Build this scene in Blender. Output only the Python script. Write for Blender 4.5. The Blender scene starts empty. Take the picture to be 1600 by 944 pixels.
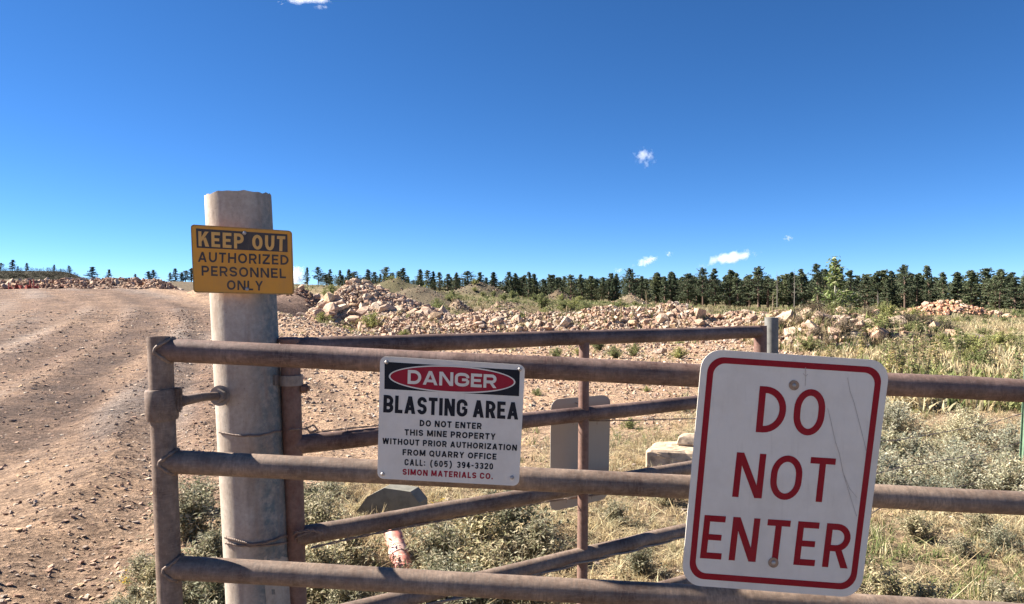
import bpy, bmesh, math, random
import numpy as np
from mathutils import Vector, Matrix
R = math.radians
SC = bpy.context.scene
COL = SC.collection
rng = np.random.default_rng(7)

# ---------------------------------------------------------------- camera, world, sun
FPX, CX, CY, EYE = 1150.0, 800.0, 472.0, 1.5          # focal length and centre in photo pixels, eye height
cd = bpy.data.cameras.new('camera'); cam = bpy.data.objects.new('camera', cd); COL.objects.link(cam)
cd.sensor_width = 36.0; cd.lens = 36.0 * FPX / 1600.0
cd.clip_start = 0.05; cd.clip_end = 30000
cam.location = (0, 0, EYE); cam.rotation_euler = (R(90), 0, 0)
SC.camera = cam
SUN_BACK, SUN_EL = 14.0, 37.0                          # degrees behind the plane of the gate, elevation
sdir = Vector((-math.cos(R(SUN_BACK)) * math.cos(R(SUN_EL)), math.sin(R(SUN_BACK)) * math.cos(R(SUN_EL)), math.sin(R(SUN_EL))))
w = bpy.data.worlds.new("World"); SC.world = w; w.use_nodes = True
nt = w.node_tree; bg = nt.nodes['Background']
sky = nt.nodes.new('ShaderNodeTexSky'); sky.sky_type = 'NISHITA'; sky.sun_disc = False
sky.sun_elevation = R(SUN_EL); sky.sun_rotation = R(-(90 - SUN_BACK))
sky.altitude = 1600; sky.air_density = 0.6; sky.dust_density = 0.0; sky.ozone_density = 6.5
hs = nt.nodes.new('ShaderNodeHueSaturation'); hs.inputs['Saturation'].default_value = 1.13
nt.links.new(sky.outputs[0], hs.inputs['Color']); nt.links.new(hs.outputs[0], bg.inputs[0])
bg.inputs[1].default_value = 0.05
sl = bpy.data.lights.new('sun', 'SUN'); sl.energy = 5.0; sl.angle = R(0.5); sl.color = (1.0, 0.93, 0.83)
so = bpy.data.objects.new('sun', sl); COL.objects.link(so); so.rotation_euler = sdir.to_track_quat('Z', 'Y').to_euler()
SC.view_settings.view_transform = 'Standard'; SC.view_settings.look = 'None'
SC.view_settings.exposure = 1.9; SC.view_settings.gamma = 1.0
SC.cycles.max_bounces = 6; SC.cycles.transparent_max_bounces = 8; SC.cycles.volume_bounces = 3

def P(px, py, d):                                      # where a photo pixel lies at depth d
    return Vector(((px - CX) / FPX * d, d, EYE - (py - CY) / FPX * d))

# ---------------------------------------------------------------- noise
def _h(i, j, s):
    n = (i * 374761393 + j * 668265263 + s * 974634777) & 0xFFFFFFFF
    n = ((n ^ (n >> 13)) * 1274126177) & 0xFFFFFFFF
    return ((n ^ (n >> 16)) & 0xFFFF) / 65535.0
def vnoise(x, y, s=0):
    x = np.asarray(x, float); y = np.asarray(y, float)
    i = np.floor(x).astype(np.int64); j = np.floor(y).astype(np.int64)
    u = x - i; v = y - j; u = u * u * (3 - 2 * u); v = v * v * (3 - 2 * v)
    return (_h(i, j, s) * (1 - u) + _h(i + 1, j, s) * u) * (1 - v) + (_h(i, j + 1, s) * (1 - u) + _h(i + 1, j + 1, s) * u) * v
def fbm(x, y, s=0, o=4):
    t = 0; a = 0.5; f = 1.0
    for k in range(o):
        t = t + a * (vnoise(x * f + 13.7 * k, y * f - 7.1 * k, s + k) - 0.5) * 2; a *= 0.5; f *= 2.03
    return t
def sm(a, b, v):
    t = np.clip((v - a) / (b - a), 0, 1); return t * t * (3 - 2 * t)

# ---------------------------------------------------------------- object helpers
def link(o, parent=None):
    COL.objects.link(o)
    if parent is not None: o.parent = parent
    return o
def tag(o, label=None, cat=None, group=None, kind=None):
    if label: o['label'] = label
    if cat: o['category'] = cat
    if group: o['group'] = group
    if kind: o['kind'] = kind
    return o
def empty(name, loc, label=None, cat=None, group=None):
    o = bpy.data.objects.new(name, None); o.empty_display_size = 0.1; link(o); o.location = loc
    return tag(o, label, cat, group)
def mesh_np(name, V, F, mats=None, col=None, smooth=False, midx=None):
    V = np.asarray(V, np.float32); me = bpy.data.meshes.new(name)
    if isinstance(F, np.ndarray):
        n, k = F.shape; loops = F.ravel(); starts = np.arange(n) * k
    else:
        n = len(F); ln = np.array([len(f) for f in F]); loops = np.concatenate([np.asarray(f) for f in F]) if n else np.zeros(0, int)
        starts = np.concatenate([[0], np.cumsum(ln)[:-1]]) if n else np.zeros(0, int)
    me.vertices.add(len(V)); me.vertices.foreach_set('co', V.ravel())
    me.loops.add(len(loops)); me.loops.foreach_set('vertex_index', loops.astype(np.int32))
    me.polygons.add(n); me.polygons.foreach_set('loop_start', starts.astype(np.int32))
    me.update(calc_edges=True)
    for m in (mats or []): me.materials.append(m)
    if midx is not None: me.polygons.foreach_set('material_index', np.asarray(midx, np.int32))
    me.polygons.foreach_set('use_smooth', np.full(n, bool(smooth)))
    if col is not None:
        c = np.ones((len(V), 4), np.float32); c[:, :3] = col
        me.attributes.new('Col', 'FLOAT_COLOR', 'POINT').data.foreach_set('color', c.ravel())
    me.validate(); return me
def obj(name, me, parent=None, loc=None):
    o = bpy.data.objects.new(name, me); link(o, parent)
    if loc is not None: o.location = loc
    return o
def copy_tree(o, parent=None):
    c = o.copy(); link(c)
    if parent is not None: c.parent = parent
    for ch in o.children: copy_tree(ch, c)
    return c
class Geo:                                             # collects verts and faces of one mesh
    def __init__(s): s.V = []; s.F = []; s.M = []
    def add(s, V, F, m=0):
        b = len(s.V); s.V += [tuple(v) for v in V]; s.F += [tuple(i + b for i in f) for f in F]; s.M += [m] * len(F)
    def build(s, name, mats, parent=None, smooth=False, loc=None, autos=None):
        org = Vector(loc) if loc is not None else Vector((0, 0, 0))
        V = np.array(s.V, float)
        me = mesh_np(name, V, s.F, mats, midx=s.M, smooth=smooth or autos is not None)
        if autos is not None: me.set_sharp_from_angle(angle=R(autos))
        return obj(name, me, parent)
    def tube(s, pts, r, seg=20, cap=True, m=0, hollow=False, wob=0.0, seed=0):
        pts = [Vector(p) for p in pts]; n = len(pts)
        rr = r if hasattr(r, '__len__') else [r] * n
        t0 = (pts[1] - pts[0]).normalized(); up = Vector((0, 0, 1)) if abs(t0.z) < 0.9 else Vector((0, 1, 0))
        nrm = (up - t0 * up.dot(t0)).normalized(); V = []; rnd = random.Random(seed)
        for i, p in enumerate(pts):
            t = (pts[min(i + 1, n - 1)] - pts[max(i - 1, 0)]).normalized()
            nrm = (nrm - t * nrm.dot(t)).normalized(); bn = t.cross(nrm)
            for k in range(seg):
                a = 2 * math.pi * k / seg; q = rr[i] * (1 + wob * (rnd.random() - .5))
                V.append(p + nrm * math.cos(a) * q + bn * math.sin(a) * q)
        F = [(i * seg + k, i * seg + (k + 1) % seg, (i + 1) * seg + (k + 1) % seg, (i + 1) * seg + k) for i in range(n - 1) for k in range(seg)]
        if cap: F.append(tuple(range(seg - 1, -1, -1)))
        if cap and not hollow: F.append(tuple((n - 1) * seg + k for k in range(seg)))
        s.add(V, F, m)
        if hollow:                                      # open upper end with a wall and a dark bore
            t = (pts[-1] - pts[-2]).normalized(); top = V[(n - 1) * seg:]; c = pts[-1]
            inn = [c + (v - c) * 0.86 for v in top]; bot = [v - t * 0.25 for v in inn]
            F2 = [(k, (k + 1) % seg, seg + (k + 1) % seg, seg + k) for k in range(seg)] + [(seg + k, seg + (k + 1) % seg, 2 * seg + (k + 1) % seg, 2 * seg + k) for k in range(seg)] + [tuple(2 * seg + k for k in range(seg))]
            s.add(top + inn + bot, F2, m)
    def box(s, c, sx, sy, sz, rot=None, m=0, bev=0.0):
        bm = bmesh.new(); bmesh.ops.create_cube(bm, size=1.0)
        for v in bm.verts: v.co = Vector((v.co.x * sx, v.co.y * sy, v.co.z * sz))
        if bev: bmesh.ops.bevel(bm, geom=bm.edges[:] , offset=bev, segments=2, affect='EDGES')
        M = rot if rot is not None else Matrix.Identity(3)
        bm.verts.index_update()
        s.add([M @ v.co + Vector(c) for v in bm.verts], [[v.index for v in f.verts] for f in bm.faces], m); bm.free()

# ---------------------------------------------------------------- materials
def mat(name):
    m = bpy.data.materials.new(name); m.use_nodes = True
    return m, m.node_tree, m.node_tree.nodes['Principled BSDF']
def N(t, typ, **kw):
    n = t.nodes.new(typ)
    for k, v in kw.items(): setattr(n, k, v)
    return n
def noise(t, scale, detail=5, rough=0.6, vec=None):
    n = N(t, 'ShaderNodeTexNoise'); n.inputs['Scale'].default_value = scale; n.inputs['Detail'].default_value = detail; n.inputs['Roughness'].default_value = rough
    if vec is not None: t.links.new(vec, n.inputs['Vector'])
    return n
def ramp(t, fac, stops):
    r = N(t, 'ShaderNodeValToRGB'); e = r.color_ramp.elements
    while len(e) < len(stops): e.new(0.5)
    for i, (p, c) in enumerate(stops):
        e[i].position = p; e[i].color = (c if hasattr(c, '__len__') else (c, c, c)) + (1,) if hasattr(c, '__len__') else (c, c, c, 1)
    t.links.new(fac, r.inputs[0]); return r
def mix(t, fac, a, b, bt='MIX'):
    n = N(t, 'ShaderNodeMix', data_type='RGBA', blend_type=bt)
    for sock, v in ((n.inputs[0], fac), (n.inputs[6], a), (n.inputs[7], b)):
        if isinstance(v, (int, float)): sock.default_value = v
        elif isinstance(v, tuple): sock.default_value = v + (1,)
        else: t.links.new(v, sock)
    return n.outputs[2]
def bump(t, h, strength, dist, prev=None):
    b = N(t, 'ShaderNodeBump'); b.inputs['Strength'].default_value = strength; b.inputs['Distance'].default_value = dist
    t.links.new(h, b.inputs['Height'])
    if prev is not None: t.links.new(prev, b.inputs['Normal'])
    return b.outputs[0]
def coords(t, which='Object', scale=None):
    c = N(t, 'ShaderNodeTexCoord').outputs[which]
    if scale:
        m = N(t, 'ShaderNodeMapping'); m.inputs['Scale'].default_value = scale; t.links.new(c, m.inputs[0]); return m.outputs[0]
    return c
def attr(t, name='Col'):
    return N(t, 'ShaderNodeAttribute', attribute_name=name).outputs['Color']

def ground_mat():
    m, t, b = mat('dirt_ground'); p = coords(t)
    n1 = noise(t, 1.4, 8, 0.65, p); n2 = noise(t, 14, 8, 0.7, p); n3 = noise(t, 90, 4, 0.6, p)
    v = N(t, 'ShaderNodeTexVoronoi'); v.inputs['Scale'].default_value = 34; t.links.new(p, v.inputs['Vector'])
    v2 = N(t, 'ShaderNodeTexVoronoi'); v2.inputs['Scale'].default_value = 11; t.links.new(p, v2.inputs['Vector'])
    c = mix(t, 1.0, attr(t), ramp(t, n1.outputs[0], [(0.3, (.72, .72, .74)), (0.5, (1, 1, 1)), (0.72, (1.2, 1.16, 1.1))]).outputs[0], 'MULTIPLY')
    c = mix(t, 1.0, c, ramp(t, n2.outputs[0], [(0.32, (.5, .48, .47)), (0.52, (1, 1, 1)), (0.72, (1.38, 1.34, 1.28))]).outputs[0], 'MULTIPLY')
    n4 = noise(t, 4.2, 9, .72, p); c = mix(t, 1.0, c, ramp(t, n4.outputs[0], [(.34, (.62, .6, .6)), (.52, (1, 1, 1)), (.68, (1.26, 1.23, 1.18))]).outputs[0], 'MULTIPLY')
    c = mix(t, 0.6, c, ramp(t, v.outputs['Color'], [(0.1, (.55, .52, .5)), (0.5, (1, 1, 1)), (0.9, (1.35, 1.3, 1.25))]).outputs[0], 'MULTIPLY')
    t.links.new(c, b.inputs['Base Color']); b.inputs['Roughness'].default_value = 0.95
    b.inputs['Specular IOR Level'].default_value = 0.15
    k = bump(t, n4.outputs[0], 0.8, 0.12); k = bump(t, n2.outputs[0], 1.0, 0.06, k); k = bump(t, v2.outputs['Distance'], 0.5, 0.03, k); k = bump(t, v.outputs['Distance'], 0.6, 0.015, k); k = bump(t, n3.outputs[0], 0.6, 0.008, k)
    t.links.new(k, b.inputs['Normal']); return m
def rock_mat(name, use_attr):
    m, t, b = mat(name); p = coords(t)
    if use_attr: base = attr(t)
    else:
        oi = N(t, 'ShaderNodeObjectInfo')
        base = ramp(t, oi.outputs['Random'], [(0, (.46, .34, .25)), (.2, (.40, .26, .185)), (.4, (.50, .40, .30)), (.6, (.43, .30, .22)), (.75, (.36, .29, .24)), (.9, (.48, .345, .22)), (1, (.34, .21, .15))]).outputs[0]
    n1 = noise(t, 3.0, 8, 0.65, p); n2 = noise(t, 22, 6, 0.7, p)
    c = mix(t, 1.0, base, ramp(t, n1.outputs[0], [(.32, (.66, .62, .6)), (.5, (1, 1, 1)), (.7, (1.22, 1.18, 1.1))]).outputs[0], 'MULTIPLY')
    c = mix(t, 0.6, c, ramp(t, n2.outputs[0], [(.35, (.7, .68, .66)), (.6, (1.1, 1.1, 1.1))]).outputs[0], 'MULTIPLY')
    t.links.new(c, b.inputs['Base Color']); b.inputs['Roughness'].default_value = .92; b.inputs['Specular IOR Level'].default_value = .2
    k = bump(t, n1.outputs[0], .7, .12); k = bump(t, n2.outputs[0], .6, .02, k); t.links.new(k, b.inputs['Normal']); return m
def leaf_mat(name, trans=0.25, rough=0.7, tint=None, use_rand=True):
    m, t, b = mat(name); c = attr(t)
    if tint: c = mix(t, 1.0, c, tint, 'MULTIPLY')
    if use_rand:
        oi = N(t, 'ShaderNodeObjectInfo')
        c = mix(t, 1.0, c, ramp(t, oi.outputs['Random'], [(0, (.68, .74, .74)), (.5, (1, 1, 1)), (1, (1.4, 1.3, 1.1))]).outputs[0], 'MULTIPLY')
    t.links.new(c, b.inputs['Base Color']); b.inputs['Roughness'].default_value = rough; b.inputs['Specular IOR Level'].default_value = .25
    tr = N(t, 'ShaderNodeBsdfTranslucent'); t.links.new(c, tr.inputs[0])
    ms = N(t, 'ShaderNodeMixShader'); ms.inputs[0].default_value = trans
    t.links.new(b.outputs[0], ms.inputs[1]); t.links.new(tr.outputs[0], ms.inputs[2])
    t.links.new(ms.outputs[0], t.nodes['Material Output'].inputs[0]); return m
def pipe_mat(name, dust=(.30, .235, .20), rust=(.135, .085, .07), grey=(.20, .175, .16), bias=0.0):
    m, t, b = mat(name); p = coords(t)
    n1 = noise(t, 5, 8, .7, p); n2 = noise(t, 60, 5, .7, p); n3 = noise(t, 1.0, 6, .65, coords(t, 'Object', (30, 30, 220)))
    n4 = noise(t, 1.0, 5, .65, coords(t, 'Object', (190, 40, 40)))
    c = mix(t, ramp(t, n1.outputs[0], [(.36 + bias, 0.0), (.62 + bias, 1.0)]).outputs[0], rust, dust)
    c = mix(t, ramp(t, n4.outputs[0], [(.40, 0.0), (.66, .85)]).outputs[0], c, grey)
    n5 = noise(t, 1.0, 4, .7, coords(t, 'Object', (330, 60, 60))); c = mix(t, ramp(t, n5.outputs[0], [(.56, 0.0), (.70, .55)]).outputs[0], c, dust)
    c = mix(t, ramp(t, n3.outputs[0], [(.5, 0.0), (.72, .5)]).outputs[0], c, dust)
    c = mix(t, .8, c, ramp(t, n2.outputs[0], [(.3, (.62, .58, .56)), (.55, (1, 1, 1)), (.8, (1.3, 1.28, 1.25))]).outputs[0], 'MULTIPLY')
    t.links.new(c, b.inputs['Base Color']); b.inputs['Roughness'].default_value = .62; b.inputs['Metallic'].default_value = .12
    b.inputs['Specular IOR Level'].default_value = .35
    k = bump(t, n2.outputs[0], .35, .002); k = bump(t, n1.outputs[0], .3, .004, k); t.links.new(k, b.inputs['Normal']); return m
def plain(name, c, rough=.7, metal=0.0, var=.25, sc=30, bmp=.2):
    m, t, b = mat(name); p = coords(t); n = noise(t, sc, 6, .65, p)
    k = mix(t, 1.0, c, ramp(t, n.outputs[0], [(.3, (1 - var,) * 3), (.5, (1, 1, 1)), (.75, (1 + var * .6,) * 3)]).outputs[0], 'MULTIPLY')
    t.links.new(k, b.inputs['Base Color']); b.inputs['Roughness'].default_value = rough; b.inputs['Metallic'].default_value = metal
    if bmp: t.links.new(bump(t, n.outputs[0], bmp, .003), b.inputs['Normal'])
    return m
def concrete_mat():
    m, t, b = mat('weathered_concrete'); p = coords(t)
    n1 = noise(t, 6, 8, .65, p); n2 = noise(t, 70, 6, .7, p); n3 = noise(t, 1, 6, .6, coords(t, 'Object', (28, 28, 5)))
    c = ramp(t, n1.outputs[0], [(.3, (.345, .275, .22)), (.46, (.41, .34, .275)), (.58, (.44, .375, .31)), (.75, (.52, .455, .385))]).outputs[0]
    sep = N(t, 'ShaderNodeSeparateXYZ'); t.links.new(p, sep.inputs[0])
    side = ramp(t, sep.outputs['X'], [(.54, 0.0), (.80, 1.0)])     # mottled dark blue-grey band down the right flank
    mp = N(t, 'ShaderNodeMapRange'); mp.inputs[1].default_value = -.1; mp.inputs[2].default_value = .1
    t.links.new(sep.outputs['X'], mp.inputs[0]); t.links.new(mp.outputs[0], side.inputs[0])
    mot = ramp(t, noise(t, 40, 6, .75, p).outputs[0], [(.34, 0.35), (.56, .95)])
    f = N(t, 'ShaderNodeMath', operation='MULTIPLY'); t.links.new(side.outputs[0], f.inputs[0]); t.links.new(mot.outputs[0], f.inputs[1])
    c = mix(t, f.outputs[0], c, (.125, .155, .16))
    c = mix(t, ramp(t, n3.outputs[0], [(.5, 0.0), (.72, .8)]).outputs[0], c, (.27, .205, .16))
    n6 = noise(t, 130, 3, .6, p); c = mix(t, ramp(t, n6.outputs[0], [(.66, 0.0), (.71, .6)]).outputs[0], c, (.17, .14, .12))
    c = mix(t, .7, c, ramp(t, n2.outputs[0], [(.3, (.75, .74, .73)), (.6, (1.06, 1.06, 1.06))]).outputs[0], 'MULTIPLY')
    t.links.new(c, b.inputs['Base Color']); b.inputs['Roughness'].default_value = .9; b.inputs['Specular IOR Level'].default_value = .2
    k = bump(t, n2.outputs[0], .35, .003); k = bump(t, n1.outputs[0], .4, .006, k); t.links.new(k, b.inputs['Normal']); return m
def sign_mat(name, c, dirt=(.30, .24, .19), amt=.35, rough=.45, sc=7):
    m, t, b = mat(name); p = coords(t)
    n1 = noise(t, sc, 8, .7, p); n2 = noise(t, 160, 4, .7, p); n3 = noise(t, 1, 7, .7, coords(t, 'Object', (90, 90, 9)))
    k = mix(t, ramp(t, n1.outputs[0], [(.45, 0.0), (.8, amt)]).outputs[0], c, dirt)
    k = mix(t, ramp(t, n3.outputs[0], [(.56, 0.0), (.78, amt * .8)]).outputs[0], k, dirt)
    k = mix(t, ramp(t, n2.outputs[0], [(.66, 0.0), (.74, amt * .8)]).outputs[0], k, dirt)
    t.links.new(k, b.inputs['Base Color']); b.inputs['Roughness'].default_value = rough; b.inputs['Specular IOR Level'].default_value = .22
    return m

M_GROUND = ground_mat(); M_ROCK = rock_mat('limestone_rock', False); M_RUB = rock_mat('limestone_rubble', True)
M_GRASS = leaf_mat('dry_grass', .3, .75, None, False); M_SAGE = leaf_mat('sage_leaf', .36, .75); M_NEEDLE = leaf_mat('pine_needles', .3, .7)
M_LEAF = leaf_mat('green_leaf', .35, .5); M_STEM = plain('woody_stem', (.26, .2, .13), .85, 0, .3, 40)
M_BARK = plain('pine_bark', (.17, .11, .08), .9, 0, .35, 6); M_DEAD = plain('dead_grey_wood', (.20, .175, .15), .9, 0, .3, 12)
M_PIPE = pipe_mat('dusty_rusted_pipe', (.315, .23, .172), (.10, .060, .044), (.155, .12, .096)); M_PIPE2 = pipe_mat('rusted_brown_pipe', (.27, .18, .145), (.075, .040, .032), (.125, .088, .073), .04)
M_POST2 = pipe_mat('rust_red_pipe', (.24, .145, .11), (.15, .07, .052), (.17, .11, .088))
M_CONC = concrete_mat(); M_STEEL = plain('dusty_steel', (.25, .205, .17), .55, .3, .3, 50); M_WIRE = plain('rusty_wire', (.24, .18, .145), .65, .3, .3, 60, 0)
M_ZINC = plain('zinc_bolt', (.42, .38, .34), .45, .55, .3, 90); M_BACK = sign_mat('bare_sign_back', (.33, .30, .25), (.27, .22, .18), .4, .5)
M_WHITE = sign_mat('white_sign_face', (.68, .63, .545), (.42, .36, .28), .42); M_RED = sign_mat('red_sign_print', (.27, .0024, .010), (.32, .11, .10), .16, .6)
M_BLACK = sign_mat('black_sign_print', (.010, .011, .016), (.16, .14, .12), .12, .65); M_YELLOW = sign_mat('yellow_sign_face', (.66, .295, .04), (.33, .19, .09), .4)
M_BROWN = sign_mat('faded_black_print', (.055, .045, .042), (.3, .22, .12), .25); M_RED2 = sign_mat('danger_red_print', (.30, .010, .026), (.32, .12, .11), .14, .6)
M_SCR = plain('rust_scratch', (.40, .35, .31), .8, 0, .4, 120, 0); M_RUSTLIP = plain('rusty_halo', (.30, .20, .13), .8, 0, .4, 60, 0)
M_GREY = plain('grey_weathered_post', (.17, .165, .15), .85, 0, .35, 25); M_SLAB = plain('grey_concrete_slab', (.20, .19, .155), .9, 0, .3, 18, .4)
M_TPOST = plain('green_steel_post', (.12, .19, .12), .6, .1, .35, 40); M_ORANGE = plain('orange_fence_net', (.42, .105, .07), .6, 0, .2, 20)

# ---------------------------------------------------------------- terrain
_ry = np.array([-30, 3, 4.6, 8.3, 14.5, 22, 33, 43, 60, 120.]); _rx = np.array([.5, -2.2, -3, -4.5, -6.8, -9.6, -15, -22, -36, -90.])
def xroad(y):
    return sum(np.interp(y + d, _ry, _rx) for d in (-4, -2, 0, 2, 4)) / 5.0
_fp = np.array([-3000, -400, 0, 200, 480, 700, 850, 1000, 1200, 1600, 2200, 5000.]); _fr = np.array([440, 440, 438, 440, 447, 459, 470, 478, 484, 488, 490, 490.])
def cone(x, y, cx, cy, h, rl, rr, ry, p=1.0, s=3):
    dx = x - cx; d = np.sqrt((dx / np.where(dx < 0, rl, rr)) ** 2 + ((y - cy) / ry) ** 2)
    d = d + 0.12 * fbm(x * .35, y * .35, s, 3)
    k = np.clip(1 - d, 0, 1); k = k ** p
    return h * np.minimum(k, .9 + .1 * k) if p < 1.3 else h * k
def ridge(x, pts, y, half):                            # a berm along a polyline of (x, yc, height)
    pts = np.array(pts); yc = np.interp(x, pts[:, 0], pts[:, 1]); h = np.interp(x, pts[:, 0], pts[:, 2], left=0, right=0)
    h = h * (1 + .28 * fbm(x * .8, x * 0 + 3.3, 21, 3)); d = np.abs(y - yc) / half
    return np.clip(h, 0, None) * np.clip(1 - d, 0, 1) ** .8
BERM = [(-6.5, 32.5, .4), (-5, 32, 1.0), (-2, 31.5, .95), (1.5, 31, 1.05), (4.5, 30, 1.15), (7.0, 29, 1.35), (7.9, 28.6, 1.0), (9.0, 28.2, 1.15), (10.2, 27.6, 1.0), (11.2, 27, .5)]
WEEDB = [(8.6, 25.2, .4), (9.6, 25, .95), (11, 25, 1.0), (12.2, 25, 1.05), (13.4, 25, .9), (14.6, 25.4, .45), (15.6, 26, .1)]
CREST = [(-40, 50, .55), (-34, 50, .6), (-29, 50, .65), (-26.5, 50, .85), (-23, 50, .7), (-20, 50, .6), (-17, 50, .65), (-14.5, 49.5, .6), (-13, 48, .4)]
def zfun(x, y):
    x = np.asarray(x, float); y = np.asarray(y, float)
    s = x - xroad(y)
    wl = 1 - sm(3.2, 8.6, s)
    yy = np.clip((y - 8) / 38, 0, 1)
    zr = 2.32 * yy ** 1.3
    zr = np.where(y > 46, 2.32 - .012 * (y - 46), zr)
    z = zr * wl
    px = CX + FPX * x / np.maximum(y, 8.0)
    rf = np.interp(px, _fp, _fr)
    zf = EYE + (CY - rf) / FPX * np.maximum(y, 8.0)
    zf = zf + .0016 * np.clip(y - 330, 0, None) * 12 * sm(330, 640, y) * sm(560, 800, px)
    t = sm(48, 150, y); z = z * (1 - t) + zf * t
    z = z + cone(x, y, -7.75, 36, 2.5, 2.5, 6.2, 3.8, .9, 3)
    z = z + ridge(x, BERM, y, 2.0) + ridge(x, WEEDB, y, 2.6) + ridge(x, CREST, y, 2.4)
    z = z + cone(x, y, 41.5, 70, 1.45, 5.8, 5.0, 3.5, 1.0, 5)
    z = z + cone(x, y, -12.3, 43, 2.3, 6, 2.6, 5, .8, 15)
    # spoil mounds out in the pit
    z = z + cone(x, y, -19.5, 125, 2.9, 10, 12, 9, 1.5, 7) + cone(x, y, -13, 98, 2.3, 7.5, 8, 7, 1.2, 8)
    z = z + cone(x, y, -6, 150, 2.8, 8.5, 7.5, 6, 1.2, 9) + cone(x, y, 9.2, 150, 2.6, 4.0, 5, 5, 1.3, 10) + cone(x, y, 24, 150, 2.6, 5, 5.5, 5, 1.3, 11)
    z = z + cone(x, y, -5.6, 75, 1.3, 1.6, 1.9, 3, 1.0, 12) + cone(x, y, -1.3, 72, 1.35, 1.7, 7.5, 4, 1.0, 13)
    z = z + 5.4 * sm(396, 408, y) * (1 - sm(95, 150, px))          # dark bank on the far left
    f = np.exp(-np.abs(y) / 30)
    z = z + .05 * fbm(x * .7, y * .7, 31, 3) + .025 * fbm(x * 3.1, y * 3.1, 32, 3) * (1 - .5 * wl)
    z = z + .16 * fbm(x * .12, y * .12, 33, 3) * sm(55, 90, y) * 3
    for o_, wd, dp in ((0.0, .30, .07), (.6, .25, -.05), (-1.0, .28, -.05), (-1.9, .3, .05), (-2.7, .25, -.06), (1.4, .25, -.05), (2.1, .2, .04), (-3.6, .35, .06), (-4.5, .25, -.06), (-5.4, .35, .06), (-6.6, .35, -.06)):
        q = (s - o_ + .25 * fbm(y * .3, y * 0 + o_, 40, 2)) / wd
        z = z + dp * np.exp(-q * q) * (.5 + vnoise(x * 4, y * 4, 44)) * sm(60, 40, y)
    return z
YB = np.array([(-9, -2), (-3.2, 4.0), (-2.5, 6.2), (-1.1, 6.5), (.43, 7.6), (2.7, 9.8), (4.6, 11.5), (6.7, 15), (9, 22), (12, 45)])
def veg(x, y):                                         # how much plants cover the soil
    x = np.asarray(x, float); y = np.asarray(y, float)
    n = .9 * fbm(x * .5, y * .5, 51, 3)
    yb = np.interp(x, YB[:, 0], YB[:, 1])
    a = sm(.6, -.8, y - yb + n * 1.6) * sm(-2.15, -1.45, x - .35 * (y - 4) * -0.25)
    far = np.maximum(sm(52, 64, y) * sm(0, 6, x + .30 * y - 6), sm(90, 140, y))
    right = sm(0, 3, x - (.33 * y + 2.2)) * sm(10, 15, y)
    return np.clip(np.maximum(np.maximum(a, far), right) , 0, 1)

bs = math.asinh(1100 / 2.2)
xs = 2.2 * np.sinh(np.linspace(-1, 1, 560) * bs)
ys = 1.5 + 2.0 * np.sinh(np.linspace(-.42, 1, 620) * math.asinh(1500 / 2.0))
GX, GY = np.meshgrid(xs, ys); gx, gy = GX.ravel(), GY.ravel(); gz = zfun(gx, gy)
s_ = gx - xroad(gy)
dirt = np.array([.44, .305, .205]); roadc = np.array([.215, .143, .107]); dark = np.array([.115, .080, .064]); pale = np.array([.34, .295, .265])
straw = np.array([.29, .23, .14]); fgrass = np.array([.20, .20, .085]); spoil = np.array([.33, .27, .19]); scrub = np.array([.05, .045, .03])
def lerp(c, d, f): return c * (1 - f[:, None]) + d * f[:, None]
C = np.tile(dirt, (len(gx), 1)); C = C * (1 + .16 * fbm(gx * .4, gy * .4, 61, 4))[:, None]
onroad = sm(2.8, .5, s_) * sm(70, 50, gy) * (.35 + .65 * sm(5.5, 10.5, gy + 1.5 * fbm(gx * .5, gy * .5, 92, 2)))
along = fbm(s_ * 2.4, gy * .12, 62, 4)
C = lerp(C, roadc, onroad * (.72 + .6 * along).clip(0, 1))
for o_, wd, am in ((0, .34, 1.0), (.55, .12, .8), (-1.0, .3, .75), (-1.7, .5, .7), (1.3, .2, .6), (2.1, .14, .55), (-2.7, .2, .7), (-3.5, .3, .7), (-4.4, .2, .6), (-5.4, .4, .6), (-6.6, .3, .55), (-8, .6, .5), (2.7, .15, .5)):
    q = (s_ - o_ + .3 * fbm(gy * .3, gy * 0 + o_, 40, 2)) / wd
    C = lerp(C, dark, (1.15 * am * np.exp(-q * q) * (.35 + 1.1 * vnoise(gx * 2.2, gy * 1.1, 63))).clip(0, 1) * sm(60, 40, gy) * sm(4.5, 10, gy))
pp = np.exp(-(((s_ + 5.6 + .6 * fbm(gy * .2, gx * .1, 68, 2)) / 1.5) ** 2 + ((gy - 21.5) / 5.5) ** 2)) * (.15 + 1.5 * fbm(s_ * 2.2, gy * .35, 64, 4).clip(-.1, 1))
pp = pp + .5 * sm(.1, .5, fbm(s_ * 1.6 + 9, gy * .10, 69, 4)) * onroad
C = lerp(C, dark * 1.25, (sm(.05, .45, fbm(s_ * 1.9, gy * .07, 70, 4)) * onroad * .75).clip(0, 1))
C = lerp(C, np.array([.20, .135, .105]), sm(2.5, 4, s_) * sm(10, 8, s_) * sm(26, 34, gy) * sm(60, 50, gy) * .9)
C = lerp(C, pale, pp.clip(0, .9))
vg = veg(gx, gy); near = sm(50, 35, gy)
C = lerp(C, straw * 1.0, vg * near * (.45 + .5 * vnoise(gx * 1.3, gy * 1.3, 65)))
fv = vg * (1 - near)
patch = (.5 + .9 * fbm(gx * .05, gy * .05, 66, 4)).clip(0, 1)
C = lerp(C, lerp(np.tile(straw * .62, (len(gx), 1)), fgrass * .75, patch), fv * .92)
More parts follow.
